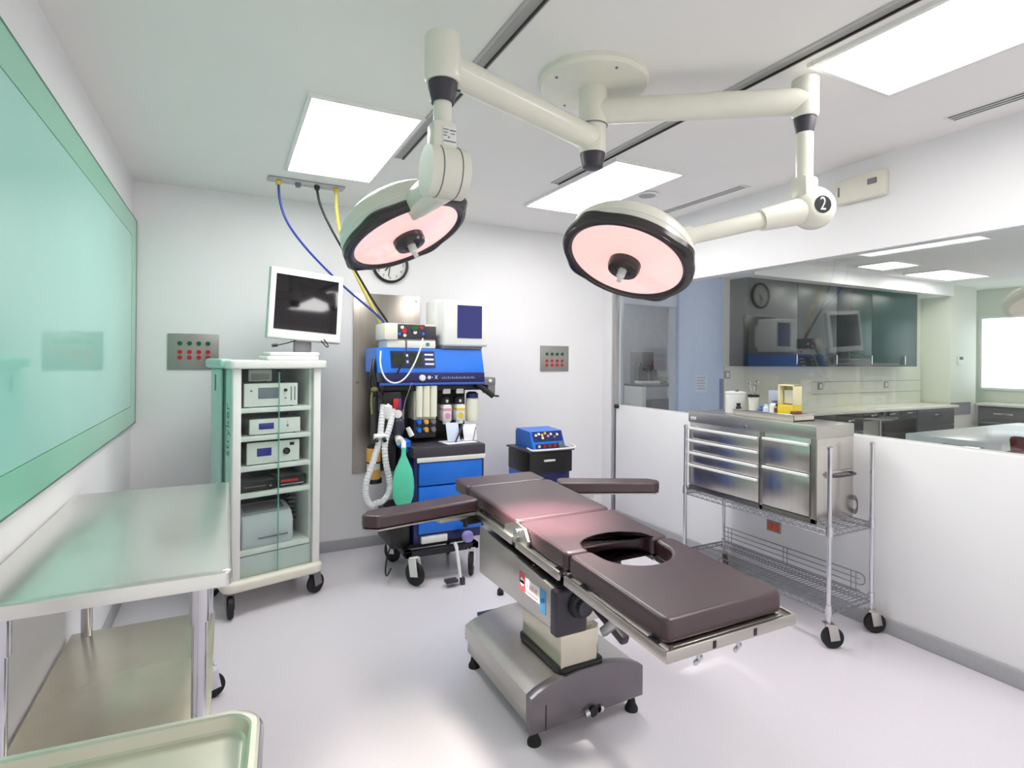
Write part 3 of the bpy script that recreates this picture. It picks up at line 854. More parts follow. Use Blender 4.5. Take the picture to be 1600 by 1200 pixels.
# upper control head
b = BM()
prism(b, [(4.10, 1.50), (4.10, 1.515), (4.155, 1.685), (4.50, 1.685), (4.50, 1.50)], 0.99, 1.84, 0.0)
b.transform(Matrix(((0, 0, 1, 0), (1, 0, 0, 0), (0, 1, 0, 0), (0, 0, 0, 1))))
hd = A('control_head', b, M_BLUE)
b = BM(); box(b, 1.03, 1.835, 4.075, 4.48, 1.425, 1.50, 0.004); bd = A('lower_band', b, M_NAVY)
b = BM(); box(b, 1.00, 1.84, 4.07, 4.11, 1.407, 1.425, 0.003); box(b, 1.02, 1.83, 4.09, 4.11, 1.497, 1.505, 0.002); A('band_trim', b, mat('band_blue', (62, 96, 190), 0.4))
b = BM(); box(b, 1.04, 1.83, 4.12, 4.48, 1.36, 1.41, 0.01); A('head_underside', b, M_BLACK)
sl = Vector((0, 0.055, 0.17)).normalized()
def onhead(x, h, off=0.002):
    pt = Vector((x, 4.10, 1.515)) + sl * h
    return pt + Vector((0, -0.95, 0.307)) * off
def head_plate(name, xa, xb, ha, hb, m, par, off=0.003):
    b = BM()
    vs = [onhead(xa, ha, off), onhead(xb, ha, off), onhead(xb, hb, off), onhead(xa, hb, off)]
    vb = [onhead(xa, ha, -0.002), onhead(xb, ha, -0.002), onhead(xb, hb, -0.002), onhead(xa, hb, -0.002)]
    F = [b.verts.new(v) for v in vs]; G = [b.verts.new(v) for v in vb]
    b.faces.new(F); b.faces.new(G[::-1])
    for i in range(4):
        j = (i + 1) % 4
        b.faces.new((F[i], G[i], G[j], F[j]))
    return A(name, b, m, par)
dp = head_plate('display_panel', 1.09, 1.435, 0.02, 0.155, M_NAVY, hd)
head_plate('display', 1.10, 1.20, 0.035, 0.14, M_GLCD, hd, 0.005)
head_plate('display', 1.235, 1.335, 0.035, 0.14, M_GLCD, hd, 0.005)
for h in (0.045, 0.082, 0.12):
    head_plate('button_row', 1.355, 1.425, h, h + 0.014, M_TEXTW, hd, 0.005)
for h in (0.06, 0.11):
    head_plate('indicator', 1.21, 1.225, h, h + 0.02, M_TEXTW, hd, 0.005)
b = BM(); lathe(b, [(0.024, 0.0), (0.024, 0.018), (0.018, 0.022), (0, 0.022)], (1.318, 4.075, 1.462), (0, -1, 0), 24); A('pressure_gauge', b, M_WHITE, bd)
mb = mat('band_ink', (128, 134, 170), 0.5)
b = BM()
for k in range(17):
    x = 1.475 + 0.0165 * k
    box(b, x, x + 0.010, 4.0725, 4.0752, 1.453, 1.453 + (0.013, 0.017, 0.013, 0.019)[k % 4])
obj('band_lettering', b, mb, bd, True)
b = BM()
lathe(b, [(0.014, -0.001), (0.014, 0.002), (0, 0.002)], (1.375, 4.075, 1.465), (0, -1, 0), 16); box(b, 1.395, 1.405, 4.0725, 4.0752, 1.463, 1.468)
obj('band_mark', b, M_TEXTW, bd, True)
b = BM()
for q in (-0.6, 0.6):
    box(b, 1.428, 1.433, 4.0725, 4.0752, 1.450, 1.482, rot=Matrix.Rotation(q, 4, 'Y'))
obj('band_cross', b, M_TEXTW, bd, True)
# right bracket and swing arm
b = BM(); box(b, 1.835, 1.935, 4.08, 4.30, 1.40, 1.46, 0.006); box(b, 1.87, 1.935, 4.085, 4.2, 1.33, 1.41, 0.006); br = A('side_bracket', b, M_MGREY)
b = BM(); cyl(b, (1.885, 4.079, 1.435), (1.885, 4.07, 1.435), 0.014, seg=16); A('bracket_knob', b, M_WHITE, br)
b = BM(); cyl(b, (1.78, 4.10, 1.41), (1.91, 4.07, 1.31), 0.022, seg=14); cyl(b, (1.90, 4.07, 1.315), (1.955, 4.06, 1.31), 0.008, seg=10); A('swing_arm', b, M_BLACK)
b = BM(); cyl(b, (1.80, 4.16, 1.39), (1.88, 4.14, 1.36), 0.006, seg=10); A('oxygen_lever', b, M_WHITE)
# flow meter tubes and knobs
fx = (1.305, 1.362, 1.419)
for x in fx:
    b = BM(); lathe(b, [(0.0, 1.165), (0.027, 1.165), (0.027, 1.40), (0, 1.40)], (x, 4.10, 0), seg=20); A('flow_tube', b, M_GAUGE)
b = BM(); box(b, 1.275, 1.45, 4.13, 4.30, 1.14, 1.41, 0.004); A('flow_tube_backing', b, M_GAUGE)
b = BM(); box(b, 1.275, 1.45, 4.13, 4.30, 1.0, 1.14, 0.004); A('valve_block', b, M_DGREY)
for x, mm in zip(fx, (M_BLUE, M_AMBER, M_MGREY)):
    for z in (1.125, 1.065):
        b = BM(); lathe(b, [(0, 0.0), (0.018, 0.0), (0.022, 0.03), (0.016, 0.05), (0, 0.05)], (x, 4.13, z), (0, -1, 0), 14); A('flow_knob', b, mm)
# vaporizers
for x, mm in ((1.535, M_PINK), (1.645, M_YELLOW)):
    b = BM(); box(b, x - 0.035, x + 0.035, 4.10, 4.24, 1.12, 1.25, 0.008); cyl(b, (x, 4.13, 1.10), (x, 4.13, 1.13), 0.03, seg=18)
    vz = A('vaporizer', b, M_WHITE)
    b = BM(); box(b, x - 0.0355, x + 0.0355, 4.097, 4.2, 1.205, 1.222); cyl(b, (x, 4.098, 1.165), (x, 4.112, 1.165), 0.024, seg=16); A('colour_band', b, mm, vz)
    b = BM(); lathe(b, [(0.038, 1.25), (0.042, 1.26), (0.04, 1.30), (0.025, 1.315), (0, 1.315)], (x, 4.16, 0), seg=24); A('dial', b, M_BLACK, vz)
    b = BM(); cyl(b, (x, 4.118, 1.27), (x, 4.112, 1.285), 0.010, seg=10); A('dial_mark', b, M_WHITE, vz)
    b = BM(); box(b, x - 0.03, x + 0.03, 4.12, 4.14, 1.335, 1.375, 0.002); A('tag', b, M_WHITE)
b = BM(); lathe(b, [(0, 1.11), (0.05, 1.11), (0.052, 1.12), (0.052, 1.28), (0.045, 1.295), (0, 1.295)], (1.765, 4.16, 0), seg=26); A('white_canister', b, M_GAUGE)
b = BM(); lathe(b, [(0.05, 1.295), (0.048, 1.33), (0.03, 1.345), (0, 1.345)], (1.765, 4.16, 0), seg=26); A('canister_lid', b, M_NAVY)
# breathing circuit on the left
b = BM(); box(b, 1.03, 1.17, 4.10, 4.28, 1.20, 1.36, 0.012); box(b, 1.05, 1.12, 4.05, 4.2, 0.78, 1.2, 0.01); A('absorber_arm', b, M_BLACK)
b = BM(); box(b, 1.10, 1.14, 4.07, 4.10, 1.20, 1.31, 0.004); A('red_label', b, M_RED)
b = BM(); box(b, 1.14, 1.16, 4.07, 4.10, 1.17, 1.31, 0.004); A('violet_label', b, mat('violet_plastic', (100, 60, 140), 0.4))
b = BM(); cyl(b, (1.125, 4.04, 1.20), (1.125, 4.06, 1.20), 0.037, seg=26); ga = A('airway_gauge', b, M_BLACK)
b = BM(); cyl(b, (1.125, 4.035, 1.20), (1.125, 4.042, 1.20), 0.031, seg=26); A('gauge_face', b, M_WHITE, ga)
b = BM(); lathe(b, [(0, 1.04), (0.04, 1.05), (0.055, 1.09), (0.05, 1.15), (0.03, 1.17), (0, 1.17)], (1.13, 4.06, 0), seg=24); A('valve_body', b, mat('valve_dark', (52, 52, 70), 0.25), None)
b = BM(); cyl(b, (1.13, 3.99, 1.00), (1.13, 4.06, 1.03), 0.03, 0.026, 18); cyl(b, (1.19, 4.0, 1.10), (1.22, 4.0, 1.04), 0.016, 0.02, 14); A('valve_port', b, M_WHITE)
b = BM(); lathe(b, [(0, 0.955), (0.05, 0.96), (0.05, 1.0), (0.02, 1.02), (0, 1.02)], (1.17, 4.03, 0), seg=20); cyl(b, (1.12, 4.02, 0.99), (1.2, 4.02, 0.93), 0.02, seg=14); A('elbow_fitting', b, M_BLUE)
b = BM(); lathe(b, [(0, 0.70), (0.06, 0.70), (0.06, 0.73), (0, 0.73)], (0.965, 4.10, 0), seg=26); lathe(b, [(0, 0.845), (0.055, 0.845), (0.055, 0.855), (0, 0.855)], (0.965, 4.10, 0), seg=26); lathe(b, [(0, 0.955), (0.05, 0.955), (0.045, 0.975), (0, 0.975)], (0.965, 4.10, 0), seg=26); box(b, 0.97, 1.08, 4.10, 4.16, 0.80, 0.83); box(b, 0.97, 1.08, 4.10, 4.16, 1.0, 1.03); A('absorber_caps', b, M_BLACK)
b = BM(); lathe(b, [(0, 0.855), (0.052, 0.855), (0.052, 0.955), (0, 0.955)], (0.965, 4.10, 0), seg=26); A('absorber_canister', b, M_AMBER)
b = BM(); lathe(b, [(0, 0.73), (0.05, 0.73), (0.05, 0.80), (0, 0.80)], (0.965, 4.10, 0), seg=26); A('absorber_canister', b, M_AMBER)
b = BM(); lathe(b, [(0, 0.80), (0.048, 0.80), (0.048, 0.845), (0, 0.845)], (0.965, 4.10, 0), seg=26); A('canister_ring', b, M_WHITE)
ridged = lambda f: 0.0215 + 0.0022 * math.cos(f * 2 * PI * 46)
b = BM(); tube(b, [(1.02, 4.05, 1.27), (1.00, 4.02, 1.15), (0.985, 4.0, 1.02), (0.93, 3.98, 0.86), (0.88, 3.98, 0.72), (0.885, 3.98, 0.62), (0.92, 3.985, 0.56), (0.965, 3.99, 0.58)], 0.02, 10, 4, ridged); A('breathing_hose', b, M_HOSE)
b = BM(); tube(b, [(1.085, 4.03, 1.24), (1.06, 4.0, 1.12), (1.01, 3.98, 1.0), (1.02, 3.97, 0.86), (1.055, 3.97, 0.72), (1.05, 3.97, 0.64), (1.0, 3.98, 0.58), (0.96, 3.99, 0.58)], 0.02, 10, 4, ridged); A('breathing_hose', b, M_HOSE)
b = BM(); lathe(b, [(0, 1.28), (0.03, 1.26), (0.033, 1.20), (0.024, 1.17), (0, 1.16)], (1.05, 4.03, 0), seg=18); A('hose_connector', b, M_WHITE)
b = BM(); cyl(b, (0.94, 3.99, 1.05), (1.04, 3.99, 1.05), 0.02, seg=14); A('hose_manifold', b, M_WHITE)
b = BM(); cyl(b, (0.955, 3.965, 1.02), (0.955, 3.985, 1.04), 0.014, seg=14); A('hose_stopper', b, M_BLACK)
b = BM(); cyl(b, (1.01, 3.955, 1.02), (1.01, 3.985, 1.04), 0.014, seg=14); A('hose_stopper', b, M_BLACK)
# green breathing bag
b = BM(); lathe(b, [(0, 0.985), (0.014, 0.985), (0.018, 0.93), (0.035, 0.89), (0.062, 0.83), (0.075, 0.76), (0.078, 0.70), (0.072, 0.64), (0.055, 0.595), (0.02, 0.575), (0, 0.573)], (0, 0, 0), seg=28)
for q in b.verts: q.co.y *= 0.55
b.transform(Matrix.Translation((1.11, 3.83, 0))); A('breathing_bag', b, M_BAG, None, 'soft green breathing bag')
b = BM(); cyl(b, (1.11, 3.83, 0.975), (1.13, 3.90, 1.01), 0.017, seg=16); cyl(b, (1.13, 3.90, 1.01), (1.15, 4.05, 1.02), 0.017, seg=16); A('bag_mount', b, M_WHITE)
# cables across the head
b = BM(); tube(b, [(1.01, 4.10, 1.66), (0.99, 4.04, 1.56), (1.02, 4.02, 1.46), (1.09, 4.02, 1.42), (1.17, 4.03, 1.45), (1.24, 4.04, 1.55), (1.30, 4.06, 1.68), (1.33, 4.10, 1.76)], 0.006, 8, 3); A('white_lead', b, M_WHITE)
b = BM(); tube(b, [(1.20, 4.10, 1.75), (1.19, 4.06, 1.66), (1.15, 4.05, 1.56), (1.12, 4.055, 1.49)], 0.007, 8, 2); A('black_lead', b, M_BLACK)
b = BM(); tube(b, [(1.23, 4.05, 1.43), (1.20, 4.04, 1.35), (1.175, 4.04, 1.28), (1.165, 4.04, 1.20)], 0.0035, 8, 2); cyl(b, (1.165, 4.04, 1.23), (1.163, 4.04, 1.16), 0.008, seg=10); A('sampling_line', b, M_MGREY)
b = BM(); tube(b, [(0.99, 4.2, 1.60), (0.965, 4.15, 1.52), (0.98, 4.12, 1.38), (1.04, 4.12, 1.30)], 0.018, 10, 2); tube(b, [(0.99, 4.25, 1.55), (0.95, 4.22, 1.42), (0.99, 4.2, 1.32)], 0.012, 8, 2); A('cable_bundle', b, M_BLACK)
b = BM(); tube(b, [(0.955, 4.1, 1.38), (0.94, 4.1, 1.3), (0.945, 4.08, 1.2)], 0.008, 8, 2); lathe(b, [(0, 1.36), (0.025, 1.37), (0.025, 1.39), (0, 1.40)], (0.965, 4.1, 0), seg=14); A('olive_fitting', b, mat('olive', (120, 120, 70), 0.4))
b = BM(); tube(b, [(1.06, 3.95, 0.28), (1.02, 3.92, 0.2), (1.01, 3.92, 0.10), (1.03, 3.95, 0.05), (1.10, 4.1, 0.05)], 0.006, 8, 2); A('floor_cable', b, M_BLACK)
b = BM(); box(b, 1.06, 1.20, 3.95, 4.35, 0.24, 0.50, 0.01); A('pipe_inlet', b, M_BLACK)

# worktop items
def worktop_item(name, label, cat, bm, m, group=None):
    return solo(name, bm, m, label, cat, group)
b = BM(); box(b, 1.47, 1.72, 3.95, 4.12, 0.9655, 0.972, 0.001, rot=Matrix.Rotation(0.1, 4, 'Z')); worktop_item('paper_sheet', 'white paper sheet lying on the anesthesia machine worktop', 'paper', b, M_PAPER)
b = BM(); box(b, 1.50, 1.60, 4.02, 4.028, 0.973, 1.12, 0.001, rot=Matrix.Rotation(-0.35, 4, 'X')); worktop_item('chart_card', 'pale blue card leaning on the anesthesia machine worktop', 'card', b, M_PAPERB)
b = BM(); box(b, 1.64, 1.75, 4.03, 4.038, 0.973, 1.10, 0.001, rot=Matrix.Rotation(-0.35, 4, 'X')); worktop_item('chart_card', 'white card standing at the right of the anesthesia machine worktop', 'card', b, M_PAPER)
b = BM(); cyl(b, (1.555, 3.98, 0.976), (1.62, 4.0, 1.10), 0.006, 0.009, 10); worktop_item('laryngoscope_blade', 'thin dark handle leaning on the pale blue card', 'instrument', b, M_DGREY)
b = BM(); cyl(b, (1.70, 3.98, 0.976), (1.73, 4.0, 1.08), 0.004, 0.004, 10); worktop_item('pen', 'thin grey pen leaning on the white card', 'pen', b, M_MGREY)

# monitor modules on top of the machine
TOPZ = 1.686
t2 = thing('patient_monitor', 'white patient monitor with lit blue screen on the anesthesia machine', 'monitor', (1.66, 4.3, TOPZ))
b = BM(); box(b, 1.50, 1.885, 4.115, 4.33, TOPZ + 0.02, 2.072, 0.02, 3); box(b, 1.50, 1.84, 4.33, 4.42, TOPZ + 0.06, 2.02, 0.05, 3); obj('housing', b, M_WHITE, t2, True)
b = BM(); box(b, 1.615, 1.825, 4.1125, 4.12, 1.77, 2.03); obj('screen', b, M_BSCREEN, t2, True)
b = BM(); box(b, 1.50, 1.84, 4.14, 4.40, TOPZ, TOPZ + 0.022, 0.004); obj('foot', b, M_MGREY, t2, True)
b = BM(); box(b, 1.46, 1.53, 4.2, 4.44, TOPZ + 0.1, 2.075, 0.02, 3); obj('side_housing', b, M_WHITE, t2, True)
t2 = thing('recorder_unit', 'slim white unit under the module rack on the anesthesia machine', 'medical device', (1.25, 4.3, TOPZ))
b = BM(); box(b, 1.07, 1.45, 4.15, 4.42, TOPZ, TOPZ + 0.06, 0.006); obj('case', b, M_WHITE, t2, True)
b = BM(); cyl(b, (1.385, 4.148, TOPZ + 0.03), (1.385, 4.155, TOPZ + 0.03), 0.016, seg=16); obj('green_button', b, M_AQUAD, t2, True)
t2 = thing('module_rack', 'beige module rack with coloured connectors left of the blue screen', 'medical device', (1.24, 4.3, TOPZ + 0.0605))
Z = TOPZ + 0.0605
b = BM(); box(b, 1.045, 1.145, 4.13, 4.42, Z, Z + 0.125, 0.006); box(b, 1.14, 1.45, 4.16, 4.42, Z, Z + 0.125, 0.004); obj('case', b, M_BEIGE, t2, True)
b = BM(); box(b, 1.148, 1.36, 4.142, 4.165, Z + 0.008, Z + 0.12, 0.003); box(b, 1.362, 1.45, 4.145, 4.165, Z + 0.008, Z + 0.11, 0.003); fr = obj('module_front', b, M_DGREY, t2, True)
for (x, z, r, mm) in ((1.18, 0.095, 0.013, M_WHITE), (1.195, 0.07, 0.020, M_RED), (1.20, 0.035, 0.012, M_WHITE), (1.275, 0.09, 0.024, M_GREEN), (1.28, 0.06, 0.014, M_WHITE), (1.33, 0.095, 0.012, M_RED), (1.16, 0.045, 0.012, M_BLUE), (1.345, 0.05, 0.012, M_BLUE)):
    b = BM(); cyl(b, (x, 4.132, Z + z), (x, 4.144, Z + z), r, seg=16); obj('connector', b, mm, fr, True)

# ---------------------------------------------------------------- electrosurgical cart
t = thing('electrosurgical_cart', 'small blue and black cart standing by the back wall', 'cart', (2.4, 4.2, 0))
b = BM(); box(b, 2.205, 2.60, 4.01, 4.37, 0.14, 0.70, 0.008); obj('cabinet', b, M_BLUE, t, True)
b = BM(); box(b, 2.215, 2.595, 4.002, 4.012, 0.15, 0.69, 0.003); obj('cabinet_door', b, M_NAVY, t, True)
b = BM(); box(b, 2.20, 2.615, 3.985, 4.375, 0.665, 0.845, 0.012); dw = obj('drawer', b, M_BLACK, t, True)
b = BM(); box(b, 2.335, 2.44, 3.972, 3.988, 0.765, 0.782, 0.004); obj('drawer_handle', b, M_WHITE, dw, True)
b = BM(); box(b, 2.185, 2.63, 3.975, 4.385, 0.845, 0.862, 0.006); obj('top', b, M_DGREY, t, True)
b = BM(); tube(b, [(2.215, 4.05, 0.875), (2.205, 3.965, 0.868), (2.26, 3.95, 0.868), (2.58, 3.95, 0.868), (2.64, 3.96, 0.872), (2.645, 4.05, 0.88)], 0.008, 10, 2); obj('rail', b, M_WHITE, t, True)
for (x, y) in ((2.24, 4.05), (2.56, 4.05), (2.24, 4.33), (2.56, 4.33)):
    caster(t, x, y, 0.142, 0.05, 0.025, 1.0)
t = thing('electrosurgical_generator', 'blue generator with buttons and dials on the small cart', 'medical device', (2.38, 4.15, 0.862))
b = BM(); prism(b, [(4.00, 0.862), (4.03, 0.92), (4.07, 1.005), (4.30, 1.015), (4.32, 0.99), (4.32, 0.862)], 2.245, 2.555, 0.0)
b.transform(Matrix(((0, 0, 1, 0), (1, 0, 0, 0), (0, 1, 0, 0), (0, 0, 0, 1)))); obj('case', b, M_BLUE, t, True)
gs = Vector((0, 0.04, 0.085)).normalized()
def gp(x, h, off): return Vector((x, 4.03, 0.92)) + gs * h + Vector((0, -0.9, 0.42)) * off
def gplate(name, xa, xb, ha, hb, m, par, off=0.003):
    b = BM()
    F = [b.verts.new(gp(*q, off)) for q in ((xa, ha), (xb, ha), (xb, hb), (xa, hb))]
    G = [b.verts.new(gp(*q, -0.002)) for q in ((xa, ha), (xb, ha), (xb, hb), (xa, hb))]
    b.faces.new(F); b.faces.new(G[::-1])
    for i in range(4):
        j = (i + 1) % 4
        b.faces.new((F[i], G[i], G[j], F[j]))
    return obj(name, b, m, par, True)
fp = gplate('front_panel', 2.265, 2.545, 0.005, 0.09, M_NAVY, t)
for i, (a, h, mm) in enumerate(((2.285, 0.05, M_WHITE), (2.315, 0.06, M_GAUGE), (2.345, 0.05, M_YELLOW), (2.375, 0.065, M_YELLOW), (2.40, 0.04, M_PINK), (2.43, 0.055, M_WHITE), (2.46, 0.03, M_MGREY), (2.49, 0.05, M_WHITE), (2.345, 0.025, M_GAUGE))):
    gplate('button', a, a + 0.02, h, h + 0.02, mm, fp, 0.006)
b = BM(); box(b, 2.275, 2.535, 4.003, 4.012, 0.872, 0.908); obj('socket_panel', b, M_DGREY, t, True)
for x, mm in ((2.30, M_WHITE), (2.35, M_RED), (2.40, M_RED), (2.45, M_RED)):
    b = BM(); cyl(b, (x, 3.997, 0.89), (x, 4.006, 0.89), 0.012, seg=14); obj('socket', b, mm, t, True)
b = BM(); cyl(b, (2.51, 3.985, 0.885), (2.51, 4.02, 0.89), 0.025, seg=18); obj('dial', b, M_MGREY, t, True)
b = BM(); lathe(b, [(0, 0.0), (0.02, 0.0), (0.022, 0.05), (0.012, 0.06), (0, 0.06)], (2.60, 4.2, 0.862), seg=16); solo('small_bottle', b, M_BLACK, 'small black bottle beside the blue generator', 'bottle')

# ---------------------------------------------------------------- operating table
t = thing('operating_table', 'burgundy padded operating table on a steel pedestal in the middle of the room', 'operating table', (1.44, 2.3, 0))
PZ = lambda y: 0.84 + 0.05 * (y - 1.27)
def tilt(bm):
    for v in bm.verts:
        v.co.z += 0.05 * (v.co.y - 1.27)
    return bm
def wn(o):
    q = o.modifiers.new('weighted', 'WEIGHTED_NORMAL'); q.keep_sharp = True; q.weight = 80
    return o
def pad(name, poly, thick, top=0.84, bev=0.022):
    b = BM(); prism(b, poly, top - thick, top, bev, 5, True, 0.006)
    # triangulated top keeps the crown smooth
    tilt(b)
    return wn(obj(name, b, M_VINYL, t, True, sharp=60))
def fillet(pts, r, n=5):
    out = []
    m = len(pts)
    for i in range(m):
        p, a, c = Vector(pts[i]), Vector(pts[i - 1]), Vector(pts[(i + 1) % m])
        d1, d2 = a - p, c - p
        L1, L2 = d1.length, d2.length
        d1.normalize(); d2.normalize()
        ang = d1.angle(d2)
        if ang > 2.6:
            out.append((p.x, p.y)); continue
        k = min(r / math.tan(ang / 2), 0.48 * L1, 0.48 * L2)
        s0, s1 = p + d1 * k, p + d2 * k
        for q in range(n + 1):
            f = q / n
            v = s0 * (1 - f) ** 2 + p * 2 * f * (1 - f) + s1 * f * f
            out.append((v.x, v.y))
    return out
def arc(cx, cy, rx, ry, a0, a1, n=14):
    return [(cx + rx * math.cos(math.radians(a0 + (a1 - a0) * k / n)), cy + ry * math.sin(math.radians(a0 + (a1 - a0) * k / n))) for k in range(n + 1)]
cxm = 1.44
LEG = [(1.172, 1.272), (1.69, 1.272), (1.69, 1.815), (1.60, 1.815)] + arc(cxm, 1.755, 0.155, 0.135, 0, -180, 16) + [(1.28, 1.815), (1.172, 1.815)]
pad('leg_pad', fillet(LEG, 0.03), 0.075, 0.84, 0.016)
SEAT = [(1.172, 1.825), (1.275, 1.825)] + arc(cxm, 1.845, 0.155, 0.088, 180, 0, 16) + [(1.605, 1.825), (1.69, 1.825), (1.69, 2.218), (1.172, 2.218)]
pad('seat_pad', fillet(SEAT, 0.03), 0.075, 0.84, 0.016)
pad('back_pad', rrect(1.172, 1.69, 2.228, 2.815, 0.035, 6), 0.075, 0.84, 0.018)
pad('head_pad', rrect(1.172, 1.68, 2.822, 3.02, 0.035, 6), 0.07, 0.838, 0.018)
# steel section frames and side rails under the pads
def tb(name, pieces, m, bev=0.002):
    b = BM()
    for q in pieces:
        box(b, *q, bev)
    tilt(b)
    return obj(name, b, m, t, True)
tb('leg_frame', [(1.19, 1.672, 1.26, 1.275, 0.735, 0.765), (1.185, 1.25, 1.275, 1.82, 0.745, 0.762), (1.61, 1.675, 1.275, 1.82, 0.745, 0.762), (1.25, 1.61, 1.275, 1.60, 0.745, 0.762)], M_SATIN)
tb('seat_frame', [(1.185, 1.675, 1.97, 2.215, 0.742, 0.762), (1.185, 1.27, 1.83, 1.97, 0.742, 0.762), (1.61, 1.675, 1.83, 1.97, 0.742, 0.762)], M_SATIN)
tb('back_frame', [(1.185, 1.675, 2.225, 2.80, 0.742, 0.762), (1.25, 1.62, 2.80, 3.0, 0.745, 0.765)], M_SATIN)
for xa, xb in ((1.145, 1.157), (1.705, 1.717)):
    tb('side_rail', [(xa, xb, 1.25, 1.80, 0.733, 0.768)], M_SATIN)
    tb('side_rail', [(xa, xb, 1.84, 2.20, 0.733, 0.768)], M_SATIN)
    tb('side_rail', [(xa, xb, 2.24, 2.66, 0.733, 0.768)], M_SATIN)
tb('rail_spacer', [(xa, xa + 0.03, y, y + 0.03, 0.74, 0.76) for xa in (1.156, 1.676) for y in (1.32, 1.70, 1.87, 2.14, 2.28, 2.58)], M_DGREY)
tb('end_plate', [(1.145, 1.717, 1.242, 1.252, 0.733, 0.768)], M_SATIN)
tb('end_plate_slot', [(1.33, 1.345, 1.2405, 1.244, 0.738, 0.762), (1.51, 1.525, 1.2405, 1.244, 0.738, 0.762)], M_BLACK)
for x in (1.29, 1.46):
    b = BM(); cyl(b, (x, 1.262, 0.735), (x, 1.262, 0.705), 0.006, seg=10); box(b, x - 0.028, x + 0.028, 1.256, 1.268, 0.695, 0.709, 0.004, rot=Matrix.Rotation(0.4, 4, 'Z')); obj('wing_nut', b, M_CHROME, t, True)
# hinge plate, shiny, at the side between the sections
b = BM(); prism(b, [(2.12, 0.745), (2.10, 0.79), (2.14, 0.835), (2.22, 0.84), (2.32, 0.80), (2.34, 0.745)], 1.155, 1.168, 0.0)
b.transform(Matrix(((0, 0, 1, 0), (1, 0, 0, 0), (0, 1, 0, 0), (0, 0, 0, 1)))); tilt(b); hp = obj('hinge_plate', b, M_SATIN, t, True)
b = BM(); cyl(b, (1.14, 2.19, 0.845), (1.17, 2.19, 0.845), 0.022, seg=20); obj('hinge_pin', b, M_CHROME, hp, True)
for xa, xb in ((1.17, 1.262), (1.618, 1.69)):
    b = BM(); cyl(b, (xa, 1.82, 0.782), (xb, 1.82, 0.782), 0.012, seg=14); obj('hinge_rod', b, M_DGREY, t, True)
tb('cross_bar', [(1.255, 1.625, 1.945, 1.965, 0.738, 0.760)], mat('pale_bar_steel', (226, 226, 214), 0.4, 0.6))
b = BM(); cyl(b, (1.40, 1.942, 0.765), (1.40, 1.947, 0.765), 0.006, seg=10); obj('bar_screw', b, M_BLACK, t, True)
# housing (drive box) below the top
b = BM(); box(b, 1.215, 1.60, 1.99, 2.75, 0.49, 0.665, 0.008)
for v in b.verts:
    if v.co.z > 0.6: v.co.z += 0.055 * (v.co.y - 1.99) / 0.76
    else: v.co.z -= 0.02 * (v.co.y - 1.99) / 0.76
obj('drive_housing', b, M_STEEL, t, True)
b = BM(); box(b, 1.24, 1.58, 2.0, 2.72, 0.655, 0.76, 0.01); tilt(b); obj('inner_frame', b, M_BLACK, t, True)
b = BM(); box(b, 1.205, 1.36, 1.945, 2.0, 0.475, 0.665, 0.012, 3); ec = obj('end_cover', b, M_DGREY, t, True)
b = BM(); lathe(b, [(0.052, 0), (0.056, 0.012), (0.05, 0.03), (0.03, 0.036), (0, 0.036)], (1.315, 1.947, 0.60), (0, -1, 0), 30); obj('knob', b, M_BLACK, ec, True)
b = BM(); lathe(b, [(0.03, 0), (0.034, 0.02), (0, 0.024)], (1.315, 1.912, 0.60), (0, -1, 0), 24); obj('knob_cap', b, M_DGREY, ec, True)
b = BM(); box(b, 1.40, 1.44, 1.76, 1.98, 0.545, 0.585, 0.01, rot=Matrix.Rotation(0.30, 4, 'X'), piv=(1.42, 1.98, 0.565)); obj('crank_arm', b, M_DGREY, t, True)
b = BM(); box(b, 1.30, 1.325, 1.62, 1.80, 0.60, 0.635, 0.006, rot=Matrix.Rotation(-0.75, 4, 'X')); obj('strut', b, M_ALU, t, True)
# stickers on the housing: red emblem, white lettered band, blue tag
stx = 1.2135
b = BM(); box(b, stx - 0.001, stx + 0.002, 2.225, 2.285, 0.555, 0.64); em = obj('emblem', b, M_PINKSTK, t, True, label='red square emblem')
b = BM(); cyl(b, (stx - 0.002, 2.255, 0.598), (stx + 0.001, 2.255, 0.598), 0.02, seg=20); box(b, stx - 0.002, stx + 0.001, 2.235, 2.275, 0.592, 0.604); obj('emblem_mark', b, M_PAPER, em, True)
b = BM(); box(b, stx - 0.001, stx + 0.002, 2.095, 2.225, 0.557, 0.625); nb = obj('name_band', b, M_PAPER, t, True)
b = BM()
for k, (ya, hh) in enumerate(((2.20, 0.024), (2.18, 0.017), (2.165, 0.017), (2.15, 0.022), (2.132, 0.017), (2.118, 0.022))):
    box(b, stx - 0.002, stx + 0.002, ya, ya + 0.010, 0.588, 0.588 + hh)
obj('band_lettering', b, mat('faded_pink_ink', (226, 160, 164), 0.5), nb, True)
b = BM(); box(b, stx - 0.002, stx + 0.002, 2.11, 2.21, 0.568, 0.574); obj('band_line', b, MATS['faded_pink_ink'], nb, True)
b = BM(); box(b, stx - 0.001, stx + 0.002, 2.045, 2.095, 0.53, 0.63); bt = obj('tag', b, M_SKYSTK, t, True, label='sky blue tag')
b = BM(); box(b, stx - 0.002, stx + 0.002, 2.052, 2.088, 0.575, 0.592, rot=Matrix.Rotation(-0.4, 4, 'X')); obj('tag_mark', b, mat('deep_blue_ink', (40, 96, 150), 0.5), bt, True)
